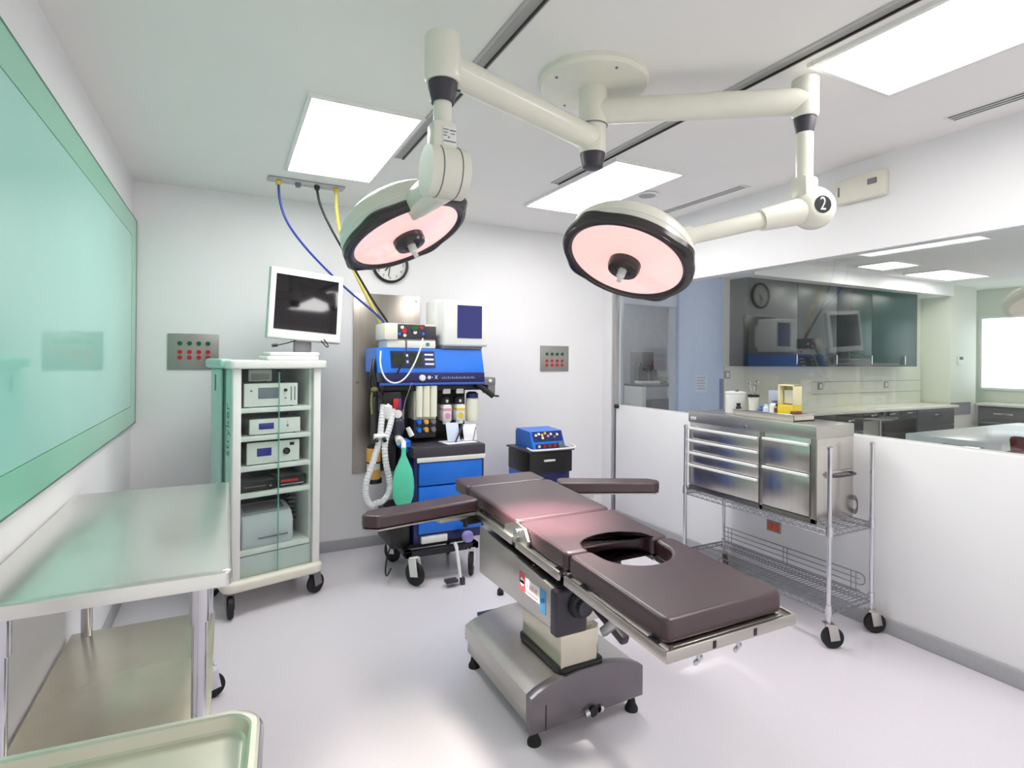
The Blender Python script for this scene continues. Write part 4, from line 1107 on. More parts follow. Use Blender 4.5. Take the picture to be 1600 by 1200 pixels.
# column
b = BM(); prism(b, [(1.286, 2.035), (1.47, 2.035), (1.505, 2.07), (1.505, 2.38), (1.47, 2.41), (1.32, 2.41), (1.286, 2.38)], 0.285, 0.43, 0.006, 2); obj('column_cover', b, mat('column_steel', (214, 208, 190), 0.22, 1.0, var=0.03), t, True)
b = BM(); box(b, 1.31, 1.48, 2.07, 2.38, 0.42, 0.56, 0.01); obj('column', b, M_SATIN, t, True)
b = BM(); prism(b, rrect(1.278, 1.512, 2.028, 2.418, 0.03, 4), 0.262, 0.288, 0.004, 2); obj('column_gasket', b, M_BLACK, t, True)
# base with domed steel top
bx0, bx1, by0, by1 = 1.135, 1.715, 2.045, 2.745
b = BM()
NX, NY = 22, 10
prof = lambda s: 0.205 + 0.062 * (1 - (2 * s - 1) ** 2) ** 0.8
for layer in (0,):
    top = [[b.verts.new((bx0 + (bx1 - bx0) * i / NX, by0 + (by1 - by0) * j / NY, prof(i / NX))) for i in range(NX + 1)] for j in range(NY + 1)]
    for j in range(NY):
        for i in range(NX):
            b.faces.new((top[j][i], top[j][i + 1], top[j + 1][i + 1], top[j + 1][i]))
    zl = 0.135
    ring = [top[0][i] for i in range(NX + 1)] + [top[j][NX] for j in range(1, NY + 1)] + [top[NY][i] for i in range(NX - 1, -1, -1)] + [top[j][0] for j in range(NY - 1, 0, -1)]
    low = [b.verts.new((v.co.x, v.co.y, zl)) for v in ring]
    for i in range(len(ring)):
        j = (i + 1) % len(ring)
        b.faces.new((ring[i], low[i], low[j], ring[j]))
    b.faces.new(low)
obj('base_cover', b, M_STEEL, t, True)
b = BM(); box(b, bx0 + 0.012, bx1 - 0.012, by0 + 0.01, by1 - 0.005, 0.065, 0.14, 0.006); obj('base_skirt', b, M_SATIN, t, True)
# front apron (grey plastic with an arched top)
b = BM()
ap = [(bx0 - 0.004, 0.06), (bx0 - 0.004, 0.21)] + [(bx0 + (bx1 - bx0) * i / 20, prof(i / 20) + 0.006) for i in range(21)] + [(bx1 + 0.004, 0.21), (bx1 + 0.004, 0.075)]
prism(b, ap, 0.0, 0.05, 0.006, 2)
b.transform(Matrix.Translation((0, by0 + 0.02, 0)) @ Matrix.Rotation(PI / 2, 4, 'X')); fa = obj('front_apron', b, mat('apron_grey', (122, 116, 122), 0.3, 0.5, var=0.03), t, True)
b = BM(); box(b, 1.20, 1.203, by0 - 0.033, by0 - 0.026, 0.065, 0.17); obj('apron_seam', b, M_BLACK, fa, True)
b = BM(); cyl(b, (1.435, by0 - 0.045, 0.085), (1.435, by0 - 0.02, 0.085), 0.022, seg=20); obj('power_inlet', b, M_BLACK, fa, True)
b = BM(); cyl(b, (1.39, by0 - 0.04, 0.085), (1.41, by0 - 0.04, 0.09), 0.016, seg=16); obj('inlet_guard', b, M_CHROME, fa, True)
b = BM(); cyl(b, (1.465, by0 - 0.04, 0.09), (1.48, by0 - 0.04, 0.085), 0.016, seg=16); obj('inlet_guard', b, M_CHROME, fa, True)
for (x, y) in ((1.166, 2.05), (1.680, 2.05), (1.17, 2.70), (1.68, 2.70)):
    b = BM(); lathe(b, [(0, 0), (0.03, 0), (0.03, 0.012), (0.02, 0.03), (0.012, 0.075), (0, 0.075)], (x, y, 0), seg=20); obj('foot', b, M_RUBBER, t, True)
b = BM(); box(b, 1.27, 1.40, 2.80, 2.90, 0.165, 0.185, 0.005); box(b, 1.31, 1.35, 2.70, 2.84, 0.14, 0.17, 0.003); obj('brake_pedal', b, M_DGREY, t, True)
# arm boards
def armboard(root, tip, wr, wt):
    r_, q_ = Vector(root), Vector(tip)
    d = (q_ - r_).normalized(); nrm = Vector((-d.y, d.x))
    L = (q_ - r_).length
    ang = math.atan2(d.y, d.x)
    poly = fillet([(0, -wr / 2 + 0.02), (0.02, -wr / 2), (L - 0.045, -wt / 2), (L, -wt / 2 + 0.05), (L, wt / 2 - 0.05), (L - 0.045, wt / 2), (0.02, wr / 2), (0, wr / 2 - 0.02)], 0.03)
    M = Matrix.Translation((r_.x, r_.y, 0)) @ Matrix.Rotation(ang, 4, 'Z')
    b = BM(); prism(b, [(x, y) for x, y in poly], 0.838, 0.845, 0.0)
    box(b, -0.06, L * 0.35, -0.03, 0.03, 0.805, 0.838, 0.004)
    b.transform(M); ab = obj('arm_board', b, M_SATIN, t, True)
    b = BM(); prism(b, poly, 0.846, 0.905, 0.012, 4, True, 0.004); b.transform(M); wn(obj('arm_pad', b, M_VINYL, ab, True, sharp=60))
    b = BM(); box(b, -0.08, 0.05, -0.04, 0.04, 0.772, 0.81, 0.006); cyl(b, (0.04, 0, 0.80), (0.04, 0, 0.755), 0.012, seg=14); b.transform(M); obj('arm_clamp', b, M_BLACK, ab, True)
armboard((1.135, 2.665), (0.555, 2.555), 0.15, 0.13)
armboard((1.735, 2.80), (2.275, 2.545), 0.15, 0.13)
b = BM(); lathe(b, [(0, 0), (0.022, 0), (0.022, 0.03), (0.012, 0.045), (0, 0.045)], (1.684, 3.445, 0), seg=18); solo('floor_stopper', b, M_RUBBER, 'small black rubber stopper on the floor behind the operating table', 'stopper')

# ---------------------------------------------------------------- wire cart and tool chest
t = thing('wire_shelf_cart', 'chrome wire shelf cart on black casters beside the half wall', 'shelf cart', (3.24, 2.56, 0))
PX = (3.04, 3.44); PY = (2.0, 3.115)
for x in PX:
    for y in PY:
        b = BM(); cyl(b, (x, y, 0.13), (x, y, 1.12), 0.0125, seg=18)
        for z in (0.215, 0.66):
            lathe(b, [(0.0125, z - 0.03), (0.019, z - 0.03), (0.017, z + 0.025), (0.0125, z + 0.025)], (x, y, 0), seg=18)
        lathe(b, [(0.014, 1.115), (0.015, 1.13), (0.008, 1.136), (0, 1.136)], (x, y, 0), seg=14)
        obj('post', b, M_CHROME, t, True)
        caster(t, x, y, 0.14, 0.06, 0.03, math.radians({2.0: 150, 3.115: 60}[y]), M_SATIN, M_RUBBER)
def wire_shelf(z):
    b = BM()
    for x in PX:
        cyl(b, (x, PY[0], z), (x, PY[1], z), 0.0045, seg=6); cyl(b, (x, PY[0], z - 0.03), (x, PY[1], z - 0.03), 0.0045, seg=6)
        n = 46
        zig = [(x, PY[0] + (PY[1] - PY[0]) * k / n, z - (0.03 if k % 2 else 0.0)) for k in range(n + 1)]
        tube(b, zig, 0.0025, 5)
    for y in PY:
        cyl(b, (PX[0], y, z), (PX[1], y, z), 0.0045, seg=6); cyl(b, (PX[0], y, z - 0.03), (PX[1], y, z - 0.03), 0.0045, seg=6)
        zig = [(PX[0] + (PX[1] - PX[0]) * k / 16, y, z - (0.03 if k % 2 else 0.0)) for k in range(17)]
        tube(b, zig, 0.0025, 5)
    for k in range(1, 44):
        y = PY[0] + (PY[1] - PY[0]) * k / 44
        cyl(b, (PX[0], y, z + 0.003), (PX[1], y, z + 0.003), 0.0024, seg=5)
    for x in (3.14, 3.24, 3.34):
        cyl(b, (x, PY[0], z - 0.003), (x, PY[1], z - 0.003), 0.004, seg=6)
    return obj('wire_shelf', b, M_WIRE, t, True)
wire_shelf(0.655)
wire_shelf(0.215)
b = BM()
xx = 3.428
for z in (0.335, 0.30, 0.265, 0.23):
    tube(b, [(xx, 3.095, z), (xx, 2.06, z)], 0.0035, 6)
tube(b, [(xx, 2.06, 0.335), (xx, 2.035, 0.325), (xx, 2.03, 0.30), (xx, 2.035, 0.275), (xx, 2.06, 0.265)], 0.0035, 6, 1)
for y in (3.06, 3.03, 2.585, 2.555, 2.115, 2.085):
    cyl(b, (xx, y, 0.215), (xx, y, 0.335), 0.003, seg=6)
obj('back_ledge', b, M_WIRE, t, True)
b = BM()
for k in range(3):
    tube(b, [(3.43, 2.05 + 0.02 * math.cos(a) + 0.05, 0.73 + 0.045 * math.sin(a) + 0.01 * k) for a in [2 * PI * q / 14 for q in range(15)]], 0.004, 6)
solo('cable_coil', b, M_MGREY, 'grey cable coil hanging at the end of the steel tool chest', 'cable')

t = thing('tool_chest', 'stainless steel drawer chest standing on the wire shelf cart', 'tool chest', (3.24, 2.6, 0.662))
CX0, CX1, CY0, CY1, CZ0, CZ1 = 3.062, 3.418, 2.10, 3.108, 0.662, 1.238
b = BM()
box(b, CX0 + 0.012, CX1, CY0, CY1, CZ0, CZ1 - 0.075, 0.003)
obj('body', b, M_STEELX, t, True)
b = BM(); box(b, CX0 - 0.002, CX1 + 0.002, CY0 - 0.003, CY1 + 0.003, CZ1 - 0.08, CZ1, 0.004); ld = obj('lid', b, M_SATIN, t, True)
b = BM(); box(b, CX0 - 0.005, CX0, 3.035, 3.085, 1.178, 1.198, 0.001); bg = obj('badge', b, M_WHITE, ld, True)
b = BM(); box(b, CX0 - 0.0058, CX0 - 0.0048, 3.042, 3.078, 1.186, 1.190); obj('badge_mark', b, M_MGREY, bg, True)
b = BM(); cyl(b, (CX0 - 0.006, 2.60, 1.175), (CX0, 2.60, 1.175), 0.011, seg=16); obj('lock', b, M_CHROME, ld, True)
b = BM(); box(b, CX0 + 0.001, CX0 + 0.013, CY0, CY0 + 0.035, CZ0, CZ1 - 0.08, 0.002); box(b, CX0 + 0.001, CX0 + 0.013, 2.462, 2.487, CZ0, CZ1 - 0.08, 0.002); box(b, CX0 + 0.001, CX0 + 0.013, CY0, CY1, CZ0, CZ0 + 0.03, 0.002)
obj('front_frame', b, mat('chest_trim_steel', (150, 146, 140), 0.35, 1.0), t, True)
def drawer(y0, y1, z0, z1):
    b = BM(); box(b, CX0 - 0.004, CX0 + 0.012, y0, y1, z0, z1, 0.002); d = obj('drawer', b, M_STEELX, t, True)
    b = BM(); box(b, CX0 - 0.022, CX0 - 0.003, y0 + 0.004, y1 - 0.004, z1 - 0.018, z1, 0.005, 3); obj('handle', b, mat('bright_aluminium', (246, 246, 246), 0.35, 0.15), d, True)
for z0_, z1_ in ((1.036, 1.122), (0.946, 1.032), (0.857, 0.942), (0.70, 0.853)):
    drawer(2.49, CY1 - 0.008, z0_, z1_)
for z0_, z1_ in ((0.955, 1.130), (0.70, 0.950)):
    drawer(CY0 + 0.037, 2.46, z0_, z1_)
b = BM()
box(b, 3.15, 3.39, CY0 - 0.012, CY0, 0.925, 0.965, 0.004)
sh = obj('side_handle_plate', b, M_STEEL, t, True)
b = BM(); tube(b, [(3.16, CY0 - 0.01, 0.945), (3.165, CY0 - 0.045, 0.94), (3.375, CY0 - 0.045, 0.94), (3.38, CY0 - 0.01, 0.945)], 0.008, 8, 1); obj('side_handle', b, M_DGREY, sh, True)

# things on top of the chest
TZ2 = CZ1 + 0.0005
b = BM(); lathe(b, [(0, 0), (0.066, 0), (0.068, 0.004), (0.068, 0.135), (0.072, 0.14), (0.072, 0.15), (0.03, 0.156), (0, 0.156)], (3.27, 2.865, TZ2), seg=32)
t = thing('canister', 'round white canister on the left end of the steel chest', 'canister', (3.27, 2.865, TZ2))
obj('body', b, M_WHITE, t, True)
b = BM(); cyl(b, (3.25, 2.835, TZ2 + 0.155), (3.25, 2.835, TZ2 + 0.168), 0.012, seg=14); obj('lid_knob', b, M_MGREY, t, True)
b = BM(); lathe(b, [(0, 0), (0.018, 0), (0.022, 0.04), (0.012, 0.06), (0.016, 0.075), (0, 0.08)], (3.20, 2.775, TZ2), seg=16); solo('small_bottle', b, M_BLACK, 'small black bottle between the white canister and the steel tray', 'bottle')
t = thing('steel_tray', 'long shallow steel tray on top of the drawer chest', 'tray', (3.22, 2.53, TZ2))
b = BM(); box(b, 3.13, 3.33, 2.295, 2.755, TZ2, TZ2 + 0.006); box(b, 3.13, 3.136, 2.295, 2.755, TZ2, TZ2 + 0.04); box(b, 3.324, 3.33, 2.295, 2.755, TZ2, TZ2 + 0.04); box(b, 3.13, 3.33, 2.295, 2.301, TZ2, TZ2 + 0.04); box(b, 3.13, 3.33, 2.749, 2.755, TZ2, TZ2 + 0.04)
obj('body', b, mat('tray_beige_steel', (226, 220, 208), 0.3, 0.5), t, True)
b = BM(); box(b, 3.122, 3.132, 2.29, 2.76, TZ2 + 0.036, TZ2 + 0.044, 0.002); box(b, 3.122, 3.338, 2.287, 2.297, TZ2 + 0.036, TZ2 + 0.044, 0.002); obj('rim', b, M_CHROME, t, True)
ITZ = TZ2 + 0.0065
t = thing('instrument_jar', 'glass jar with black collar holding instruments in the steel tray', 'jar', (3.26, 2.70, ITZ))
b = BM(); lathe(b, [(0, 0), (0.028, 0), (0.034, 0.11), (0.034, 0.12), (0, 0.12)], (3.26, 2.70, ITZ), seg=24); obj('jar_body', b, mat('milky_glass', (222, 224, 212), 0.2), t, True)
b = BM(); lathe(b, [(0.034, 0.118), (0.04, 0.12), (0.04, 0.132), (0.034, 0.135), (0, 0.135)], (3.26, 2.70, ITZ), seg=24); obj('collar', b, M_BLACK, t, True)
for dx, dy, h in ((-0.01, 0.012, 0.21), (0.005, -0.012, 0.22), (0.012, 0.005, 0.20), (-0.006, -0.02, 0.225)):
    b = BM(); cyl(b, (3.26 + dx * 0.5, 2.70 + dy * 0.5, ITZ + 0.13), (3.26 + dx * 1.8, 2.70 + dy * 1.8, ITZ + h), 0.0025, seg=8)
    lathe(b, [(0.008, -0.003), (0.011, 0), (0.008, 0.003)], (3.26 + dx * 1.8, 2.70 + dy * 1.8, ITZ + h), (1, 0, 0), 12); obj('instrument', b, M_CHROME, t, True)
def bottle(x, y, r, h, m, label, capm=None):
    t = thing('small_bottle', label, 'bottle', (x, y, ITZ))
    b = BM(); lathe(b, [(0, 0), (r, 0), (r, h * 0.7), (r * 0.5, h * 0.85), (0, h * 0.85)], (x, y, ITZ), seg=20); obj('bottle_body', b, m, t, True)
    b = BM(); cyl(b, (x, y, ITZ + h * 0.84), (x, y, ITZ + h), r * 0.55, seg=16); obj('cap', b, capm or M_WHITE, t, True)
bottle(3.25, 2.632, 0.020, 0.06, mat('slate_blue', (90, 104, 150), 0.4), 'short slate blue bottle beside the instrument jar', M_BLUE)
bottle(3.25, 2.588, 0.022, 0.075, mat('pale_blue_glass', (206, 222, 236), 0.2), 'pale blue bottle in the middle of the steel tray')
bottle(3.26, 2.535, 0.030, 0.105, M_WHITE, 'white bottle beside the yellow caddy', M_MGREY)
bottle(3.24, 2.498, 0.018, 0.085, mat('brown_glass', (120, 70, 30), 0.15), 'small brown bottle beside the yellow caddy', M_BLACK)
t = thing('box', 'grey blue carton standing behind the bottles', 'box', (3.30, 2.57, ITZ))
b = BM(); box(b, 3.285, 3.32, 2.50, 2.60, ITZ, ITZ + 0.17, 0.002); obj('carton', b, mat('grey_blue_card', (176, 184, 204), 0.5), t, True)
t = thing('supply_caddy', 'yellow and cream dispenser box at the right of the steel tray', 'dispenser', (3.26, 2.43, ITZ))
b = BM(); box(b, 3.225, 3.31, 2.37, 2.485, ITZ + 0.012, ITZ + 0.085, 0.004); obj('lower_bin', b, M_YELLOW, t, True)
b = BM(); box(b, 3.30, 3.312, 2.37, 2.485, ITZ + 0.085, ITZ + 0.215, 0.002); box(b, 3.23, 3.302, 2.37, 2.378, ITZ + 0.085, ITZ + 0.215, 0.002); box(b, 3.23, 3.302, 2.477, 2.485, ITZ + 0.085, ITZ + 0.215, 0.002); box(b, 3.23, 3.312, 2.37, 2.485, ITZ + 0.207, ITZ + 0.215, 0.002); obj('shell', b, mat('cream_plastic', (240, 234, 190), 0.4), t, True)
b = BM(); box(b, 3.27, 3.298, 2.39, 2.47, ITZ + 0.09, ITZ + 0.18, 0.002); obj('contents', b, M_WHITE, t, True)
b = BM(); box(b, 3.225, 3.31, 2.372, 2.483, ITZ, ITZ + 0.0125, 0.002); obj('base', b, M_BLACK, t, True)
b = BM(); box(b, 3.15, 3.22, 2.303, 2.335, ITZ, ITZ + 0.055, 0.003); solo('small_carton', b, mat('red_brown_card', (120, 72, 62), 0.5), 'small red brown carton at the right end of the steel tray', 'box')

# ---------------------------------------------------------------- far room beyond the glass
FY = 5.30
b = BM()
box(b, XR + 0.12, 4.18, FY, FY + 0.1, 0, ZC); box(b, 4.98, 5.80, FY, FY + 0.1, 0, ZC); box(b, 4.18, 4.98, FY, FY + 0.1, 2.27, ZC)
struct('wall_far', b, M_BLUEW)
b = BM(); box(b, 5.80, 12.0, FY, FY + 0.1, 0, ZC); struct('wall_far_kitchen', b, M_CREAM)
b = BM(); box(b, XR + 0.0, XR + 0.12, YB + 0.12, FY + 0.1, 0, ZC); struct('wall_far_end', b, M_BLUEW)
b = BM(); box(b, XR + 0.12, 6.6, 7.2, 7.3, 0, ZC); struct('wall_alcove_back', b, mat('alcove_grey', (206, 208, 218), 0.6))
b = BM(); box(b, XR + 0.02, XR + 0.12, FY + 0.1, 7.2, 0, ZC); struct('wall_alcove_left', b, MATS['alcove_grey'])
b = BM(); box(b, 6.6, 6.7, FY + 0.1, 7.3, 0, ZC); struct('wall_alcove_right', b, MATS['alcove_grey'])
b = BM(); box(b, 11.8, 11.95, 1.0, FY, 0, ZC); struct('wall_far_right', b, M_CREAM)
t = thing('sliding_door', 'pale blue sliding door beside the open doorway in the next room', 'door', (5.4, FY, 0))
b = BM(); box(b, 5.0, 5.76, FY - 0.05, FY - 0.005, 0.02, 2.66, 0.004); obj('door_leaf', b, M_TILEBLUE, t, True)
b = BM(); box(b, 5.70, 5.76, FY - 0.055, FY - 0.045, 0.9, 1.37); obj('pull_plate', b, mat('slate_blue_plate', (86, 112, 160), 0.3), t, True)
t = thing('notice', 'pale blue paper notice taped to the sliding door', 'notice', (5.33, FY - 0.05, 1.3))
b = BM(); box(b, 5.27, 5.48, FY - 0.053, FY - 0.0505, 1.20, 1.42); obj('sheet', b, M_PAPERB, t, True)
b = BM()
for k in range(5):
    box(b, 5.30, 5.45 - 0.03 * (k % 2), FY - 0.0545, FY - 0.0528, 1.385 - 0.035 * k, 1.392 - 0.035 * k)
obj('printed_lines', b, M_MGREY, t, True)
# alcove shelf unit
t = thing('alcove_shelf', 'white shelf unit in the alcove behind the open doorway', 'shelf', (5.75, 6.4, 0))
b = BM(); box(b, 5.220, 5.300, 6.2, 6.6, 0, 1.25, 0.005); box(b, 6.250, 6.300, 6.2, 6.6, 0, 1.25, 0.005); obj('upright', b, M_WHITE, t, True)
b = BM(); box(b, 5.220, 6.300, 6.2, 6.6, 1.22, 1.26, 0.005); obj('shelf_board', b, M_MGREY, t, True)
b = BM(); box(b, 5.220, 6.300, 6.2, 6.6, 0.86, 0.90, 0.005); obj('shelf_board', b, M_MGREY, t, True)
t = thing('open_case', 'grey case of dark bottles standing on the alcove shelf', 'case', (5.45, 6.4, 1.26))
b = BM(); box(b, 5.290, 5.650, 6.45, 6.55, 1.26, 1.72, 0.004); obj('back', b, M_MGREY, t, True)
b = BM(); box(b, 5.290, 5.650, 6.3, 6.45, 1.26, 1.30, 0.004); obj('tray', b, M_WHITE, t, True)
for i, (x, h, mm) in enumerate(((5.330, 0.26, M_BLACK), (5.400, 0.18, M_BLACK), (5.470, 0.24, M_DGREY), (5.540, 0.28, M_BLACK), (5.610, 0.16, M_DGREY))):
    b = BM(); lathe(b, [(0, 0), (0.03, 0), (0.03, h * 0.7), (0.012, h * 0.85), (0.012, h), (0, h)], (x, 6.36, 1.30), seg=14)
    solo('dark_bottle', b, mm, ['tall black bottle leftmost in the grey case', 'short black bottle second in the grey case', 'grey bottle in the middle of the grey case', 'tallest black bottle toward the right of the grey case', 'short grey bottle rightmost in the grey case'][i], 'bottle')
b = BM(); lathe(b, [(0, 0), (0.06, 0), (0.09, 0.10), (0, 0.10)], (5.750, 6.38, 1.26), seg=20); solo('steel_bowl', b, M_SATIN, 'small steel bowl on the alcove shelf', 'bowl')
b = BM(); lathe(b, [(0, 0), (0.045, 0), (0.045, 0.12), (0.02, 0.2), (0.02, 0.26), (0, 0.26)], (5.970, 6.38, 1.26), seg=18); solo('white_flask', b, M_WHITE, 'white flask beside the steel bowl on the alcove shelf', 'flask')
b = BM(); box(b, 5.450, 6.100, 6.25, 6.55, 0.90, 1.02, 0.01); solo('folded_linen', b, M_MGREY, 'grey folded linen on the lower alcove shelf', 'linen')

# soffit, cabinets, backsplash, counter
b = BM(); box(b, 5.82, 10.45, 4.82, FY, 2.675, ZC); struct('trim_2', b, M_WALL)
edges = [5.93, 6.88, 7.73, 8.56, 9.76]
labels = ['glossy dark wall cabinet nearest the blue door', 'glossy dark wall cabinet second from the blue door', 'glossy dark wall cabinet third from the blue door', 'wide glossy dark wall cabinet nearest the white pillar']
for i in range(4):
    a, c = edges[i], edges[i + 1]
    t = thing('wall_cabinet', labels[i], 'cabinet', ((a + c) / 2, 5.15, 1.535), 0, 'dark wall cabinets in the next room')
    b = BM(); box(b, a + 0.001, c - 0.001, 5.02, FY, 1.535, 2.675); obj('body', b, M_DARKC, t, True)
    b = BM(); box(b, a + 0.003, c - 0.003, 5.0, 5.018, 1.535, 2.672, 0.002); d = obj('door', b, M_CABINET, t, True)
    hx = [6.845, 7.70, 8.53, 9.39][i]
    b = BM(); box(b, hx - 0.012, hx + 0.012, 4.975, 4.99, 1.56, 1.70, 0.004); box(b, hx - 0.008, hx + 0.008, 4.98, 5.0, 1.57, 1.58); box(b, hx - 0.008, hx + 0.008, 4.98, 5.0, 1.68, 1.69); obj('handle', b, M_CHROME, d, True)
b = BM(); box(b, 5.82, 10.42, FY - 0.02, FY, 0.93, 1.535)
struct('trim_3', b, M_CREAM)
b = BM(); box(b, 7.6, 10.42, FY - 0.022, FY - 0.019, 1.30, 1.306); box(b, 7.6, 10.42, FY - 0.022, FY - 0.019, 1.12, 1.126); struct('trim_4', b, M_MGREY)
for i, (x, lb) in enumerate(((7.78, 'small grey outlet on the backsplash nearer the yellow caddy'), (9.42, 'small grey outlet on the backsplash nearer the white pillar'), (5.87, 'small grey outlet on the cream wall above the white canister'))):
    t = thing('wall_outlet', lb, 'outlet', (x, FY - 0.02, 1.24))
    zc_ = 1.24 if i < 2 else 1.42
    b = BM(); box(b, x - 0.05, x + 0.05, FY - 0.03, FY - 0.022, zc_ - 0.05, zc_ + 0.05, 0.003); obj('plate', b, M_PLATE, t, True)
    b = BM(); box(b, x - 0.025, x + 0.025, FY - 0.034, FY - 0.029, zc_ - 0.03, zc_ + 0.03, 0.003); obj('socket', b, M_WHITE, t, True)
b = BM(); box(b, 5.82, 10.42, 4.72, FY - 0.02, 0.89, 0.93, 0.006); solo('worktop', b, M_COUNTER, 'long pale worktop under the dark wall cabinets', 'worktop')
def base_unit(a, c, drawers, label):
    t = thing('base_cabinet', label, 'cabinet', ((a + c) / 2, 5.0, 0))
    b = BM(); box(b, a, c, 4.80, FY - 0.02, 0.08, 0.889); obj('body', b, M_DARKC, t, True)
    b = BM(); box(b, a + 0.01, c - 0.01, 4.86, FY - 0.02, 0.0, 0.08); obj('plinth', b, M_BLACK, t, True)
    n = drawers
    for k in range(n):
        z1 = 0.88 - k * 0.26; z0 = z1 - 0.25
        b = BM(); box(b, a + 0.004, c - 0.004, 4.775, 4.80, z0, z1, 0.003); d = obj('drawer', b, M_DARKC, t, True)
        b = BM(); box(b, (a + c) / 2 - 0.07, (a + c) / 2 + 0.07, 4.755, 4.775, (z0 + z1) / 2 + 0.02, (z0 + z1) / 2 + 0.045, 0.003); obj('handle', b, M_CHROME, d, True)
base_unit(5.84, 6.6, 3, 'charcoal base cabinet nearest the blue door')
base_unit(6.6, 7.4, 3, 'charcoal base cabinet second from the blue door')
base_unit(7.4, 8.0, 2, 'charcoal base cabinet left of the knee space')
base_unit(9.35, 10.40, 2, 'charcoal base cabinet beside the white pillar')
t = thing('knee_drawer_row', 'thin charcoal drawer row over the knee space', 'drawer unit', (8.7, 5.0, 0.8))
b = BM(); box(b, 8.0, 9.35, 4.80, FY - 0.02, 0.76, 0.889); obj('body', b, M_DARKC, t, True)
for a in (8.02, 8.47, 8.92):
    b = BM(); box(b, a, a + 0.42, 4.78, 4.80, 0.765, 0.885, 0.003); d = obj('drawer', b, M_DARKC, t, True)
    b = BM(); box(b, a + 0.14, a + 0.28, 4.76, 4.78, 0.83, 0.85, 0.003); obj('handle', b, M_CHROME, d, True)
b = BM(); cyl(b, (8.6, 4.9, 0), (8.6, 4.9, 0.76), 0.02, seg=14); solo('support_post', b, M_CHROME, 'thin chrome post under the worktop in the knee space', 'post')
# pillar and right end
b = BM(); box(b, 10.45, 11.25, 4.86, FY, 0, ZC, 0.004); struct('trim_5', b, M_CREAM)
b = BM(); box(b, 10.47, 11.05, 4.84, 4.86, 0.75, 0.95); struct('trim_6', b, M_MGREY)
t = thing('thermostat', 'small grey thermostat on the white pillar', 'thermostat', (10.75, 4.86, 1.65))
b = BM(); box(b, 10.66, 10.79, 4.835, 4.86, 1.57, 1.72, 0.006); obj('case', b, M_WHITE, t, True)
b = BM(); box(b, 10.675, 10.775, 4.83, 4.837, 1.65, 1.70); obj('display', b, M_DGREY, t, True)
# bright window on the far right wall
b = BM(); box(b, 11.785, 11.8, 2.9, 5.0, 1.175, 2.37); struct('window_2', b, M_DAY)
b = BM()
box(b, 11.76, 11.80, 2.86, 5.04, 1.135, 1.175, 0.004); box(b, 11.76, 11.80, 2.86, 5.04, 2.37, 2.41, 0.004); box(b, 11.76, 11.8, 5.0, 5.04, 1.175, 2.37, 0.004)
struct('trim_7', b, M_WHITE)
b = BM(); box(b, 11.22, 11.79, 1.5, 4.84, 0.89, 0.93, 0.006); solo('worktop', b, M_COUNTER, 'pale worktop along the far wall below the bright window', 'worktop')
t = thing('base_cabinet', 'charcoal base cabinet run below the bright window', 'cabinet', (11.5, 3.2, 0))
b = BM(); box(b, 11.28, 11.79, 1.5, 4.84, 0.08, 0.889); obj('body', b, M_DARKC, t, True)
b = BM(); box(b, 11.34, 11.79, 1.51, 4.83, 0.0, 0.08); obj('plinth', b, M_BLACK, t, True)
for y in (4.15, 3.45, 2.75):
    b = BM(); box(b, 11.255, 11.28, y, y + 0.66, 0.63, 0.88, 0.003); d = obj('drawer', b, M_DARKC, t, True)
    b = BM(); box(b, 11.235, 11.255, y + 0.2, y + 0.46, 0.76, 0.785, 0.003); obj('handle', b, M_CHROME, d, True)
# island
t = thing('island_table', 'white topped island table beyond the glass with a chrome rail', 'table', (7.2, 2.8, 0))
b = BM(); box(b, 6.05, 8.4, 2.42, 3.20, 0.83, 0.90, 0.006); obj('top', b, mat('island_top', (226, 232, 234), 0.25), t, True)
b = BM(); box(b, 6.15, 8.3, 2.52, 3.10, 0.0, 0.83, 0.004); obj('body', b, M_BLACK, t, True)
b = BM(); tube(b, [(6.04, 2.85, 0.845), (5.99, 2.84, 0.845), (5.99, 2.56, 0.845), (6.04, 2.55, 0.845)], 0.012, 10, 1); obj('chrome_rail', b, M_CHROME, t, True)
shift = lambda q: q.transform(Matrix.Translation((-0.98, -0.02, 0)))
t = thing('swivel_chair', 'dark red backed chair beside the white island table', 'chair', (5.97, 2.04, 0))
b = BM(); box(b, 6.72, 6.78, 1.86, 2.26, 0.62, 1.02, 0.03, 3, rot=Matrix.Rotation(-0.2, 4, 'Y')); shift(b); obj('backrest', b, mat('dark_red_fabric', (96, 22, 32), 0.6), t, True)
b = BM(); box(b, 6.76, 7.20, 1.84, 2.28, 0.44, 0.51, 0.03, 3); shift(b); obj('seat', b, MATS['dark_red_fabric'], t, True)
b = BM(); cyl(b, (6.98, 2.06, 0.08), (6.98, 2.06, 0.45), 0.025, seg=14); tube(b, [(6.80, 2.06, 0.45), (6.70, 2.06, 0.45), (6.72, 2.06, 0.70)], 0.015, 8, 1)
for k in range(5):
    a = 2 * PI * k / 5
    cyl(b, (6.98, 2.06, 0.09), (6.98 + 0.27 * math.cos(a), 2.06 + 0.27 * math.sin(a), 0.05), 0.016, seg=8); cyl(b, (6.98 + 0.27 * math.cos(a), 2.06 + 0.27 * math.sin(a), 0.0), (6.98 + 0.27 * math.cos(a), 2.06 + 0.27 * math.sin(a), 0.05), 0.022, seg=10)
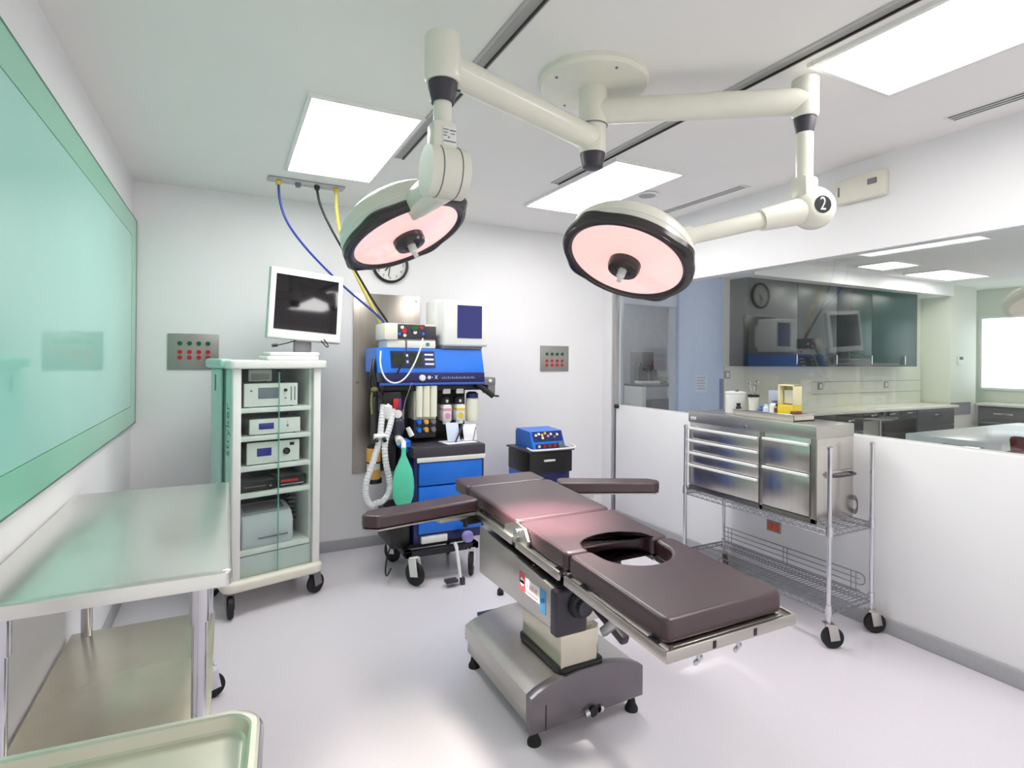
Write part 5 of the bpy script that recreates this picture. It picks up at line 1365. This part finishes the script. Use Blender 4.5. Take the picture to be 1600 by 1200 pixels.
shift(b); obj('pedestal', b, M_BLACK, t, True)

# ---------------------------------------------------------------- lights, world, camera
def spot(name, p, n, energy, size, blend=0.8, radius=0.12, col=(1.0, 0.95, 0.86)):
    L = bpy.data.lights.new(name, 'SPOT')
    L.energy = energy; L.spot_size = math.radians(size); L.spot_blend = blend; L.shadow_soft_size = radius; L.color = col
    o = bpy.data.objects.new(name, L)
    COL.objects.link(o)
    p, n = Vector(p), Vector(n).normalized()
    o.location = p + n * 0.13
    o.rotation_euler = n.to_track_quat('-Z', 'Y').to_euler()
    return o
aim = lambda p, q: Vector(q) - Vector(p)
spot('lamp_beam', p1, aim(p1, (1.33, 2.22, 0.88)), 600, 27, 1.0, 0.05)
spot('lamp_beam', p2, aim(p2, (0.90, 1.98, 0.0)), 120, 42, 1.0, 0.1, (1.0, 0.93, 0.8))

w = bpy.data.worlds.new('World')
SC.world = w
w.use_nodes = True
bg = w.node_tree.nodes['Background']
bg.inputs['Color'].default_value = (1.0, 0.975, 0.955, 1)
bg.inputs['Strength'].default_value = 0.8

cam = bpy.data.cameras.new('camera')
cam.sensor_width = 36.0
cam.sensor_fit = 'HORIZONTAL'
cam.lens = 875.9 / 1600 * 36.0
cam.shift_y = -(600 - 558.9) / 1600
cam.clip_start = 0.02
co = bpy.data.objects.new('camera', cam)
COL.objects.link(co)
yaw, roll = 0.47164, 0.008721
fwv = Vector((math.sin(yaw), math.cos(yaw), 0)); rtv = Vector((math.cos(yaw), -math.sin(yaw), 0)); upv = Vector((0, 0, 1))
r2 = math.cos(roll) * rtv + math.sin(roll) * upv
u2 = -math.sin(roll) * rtv + math.cos(roll) * upv
co.matrix_world = Matrix(((r2.x, u2.x, -fwv.x, 0), (r2.y, u2.y, -fwv.y, 0), (r2.z, u2.z, -fwv.z, 1.62), (0, 0, 0, 1)))
SC.camera = co
vs = SC.view_settings
vs.view_transform = 'Standard'
vs.look = 'None'
vs.gamma = 1.0
vs.use_curve_mapping = False
vs.exposure = 0.25
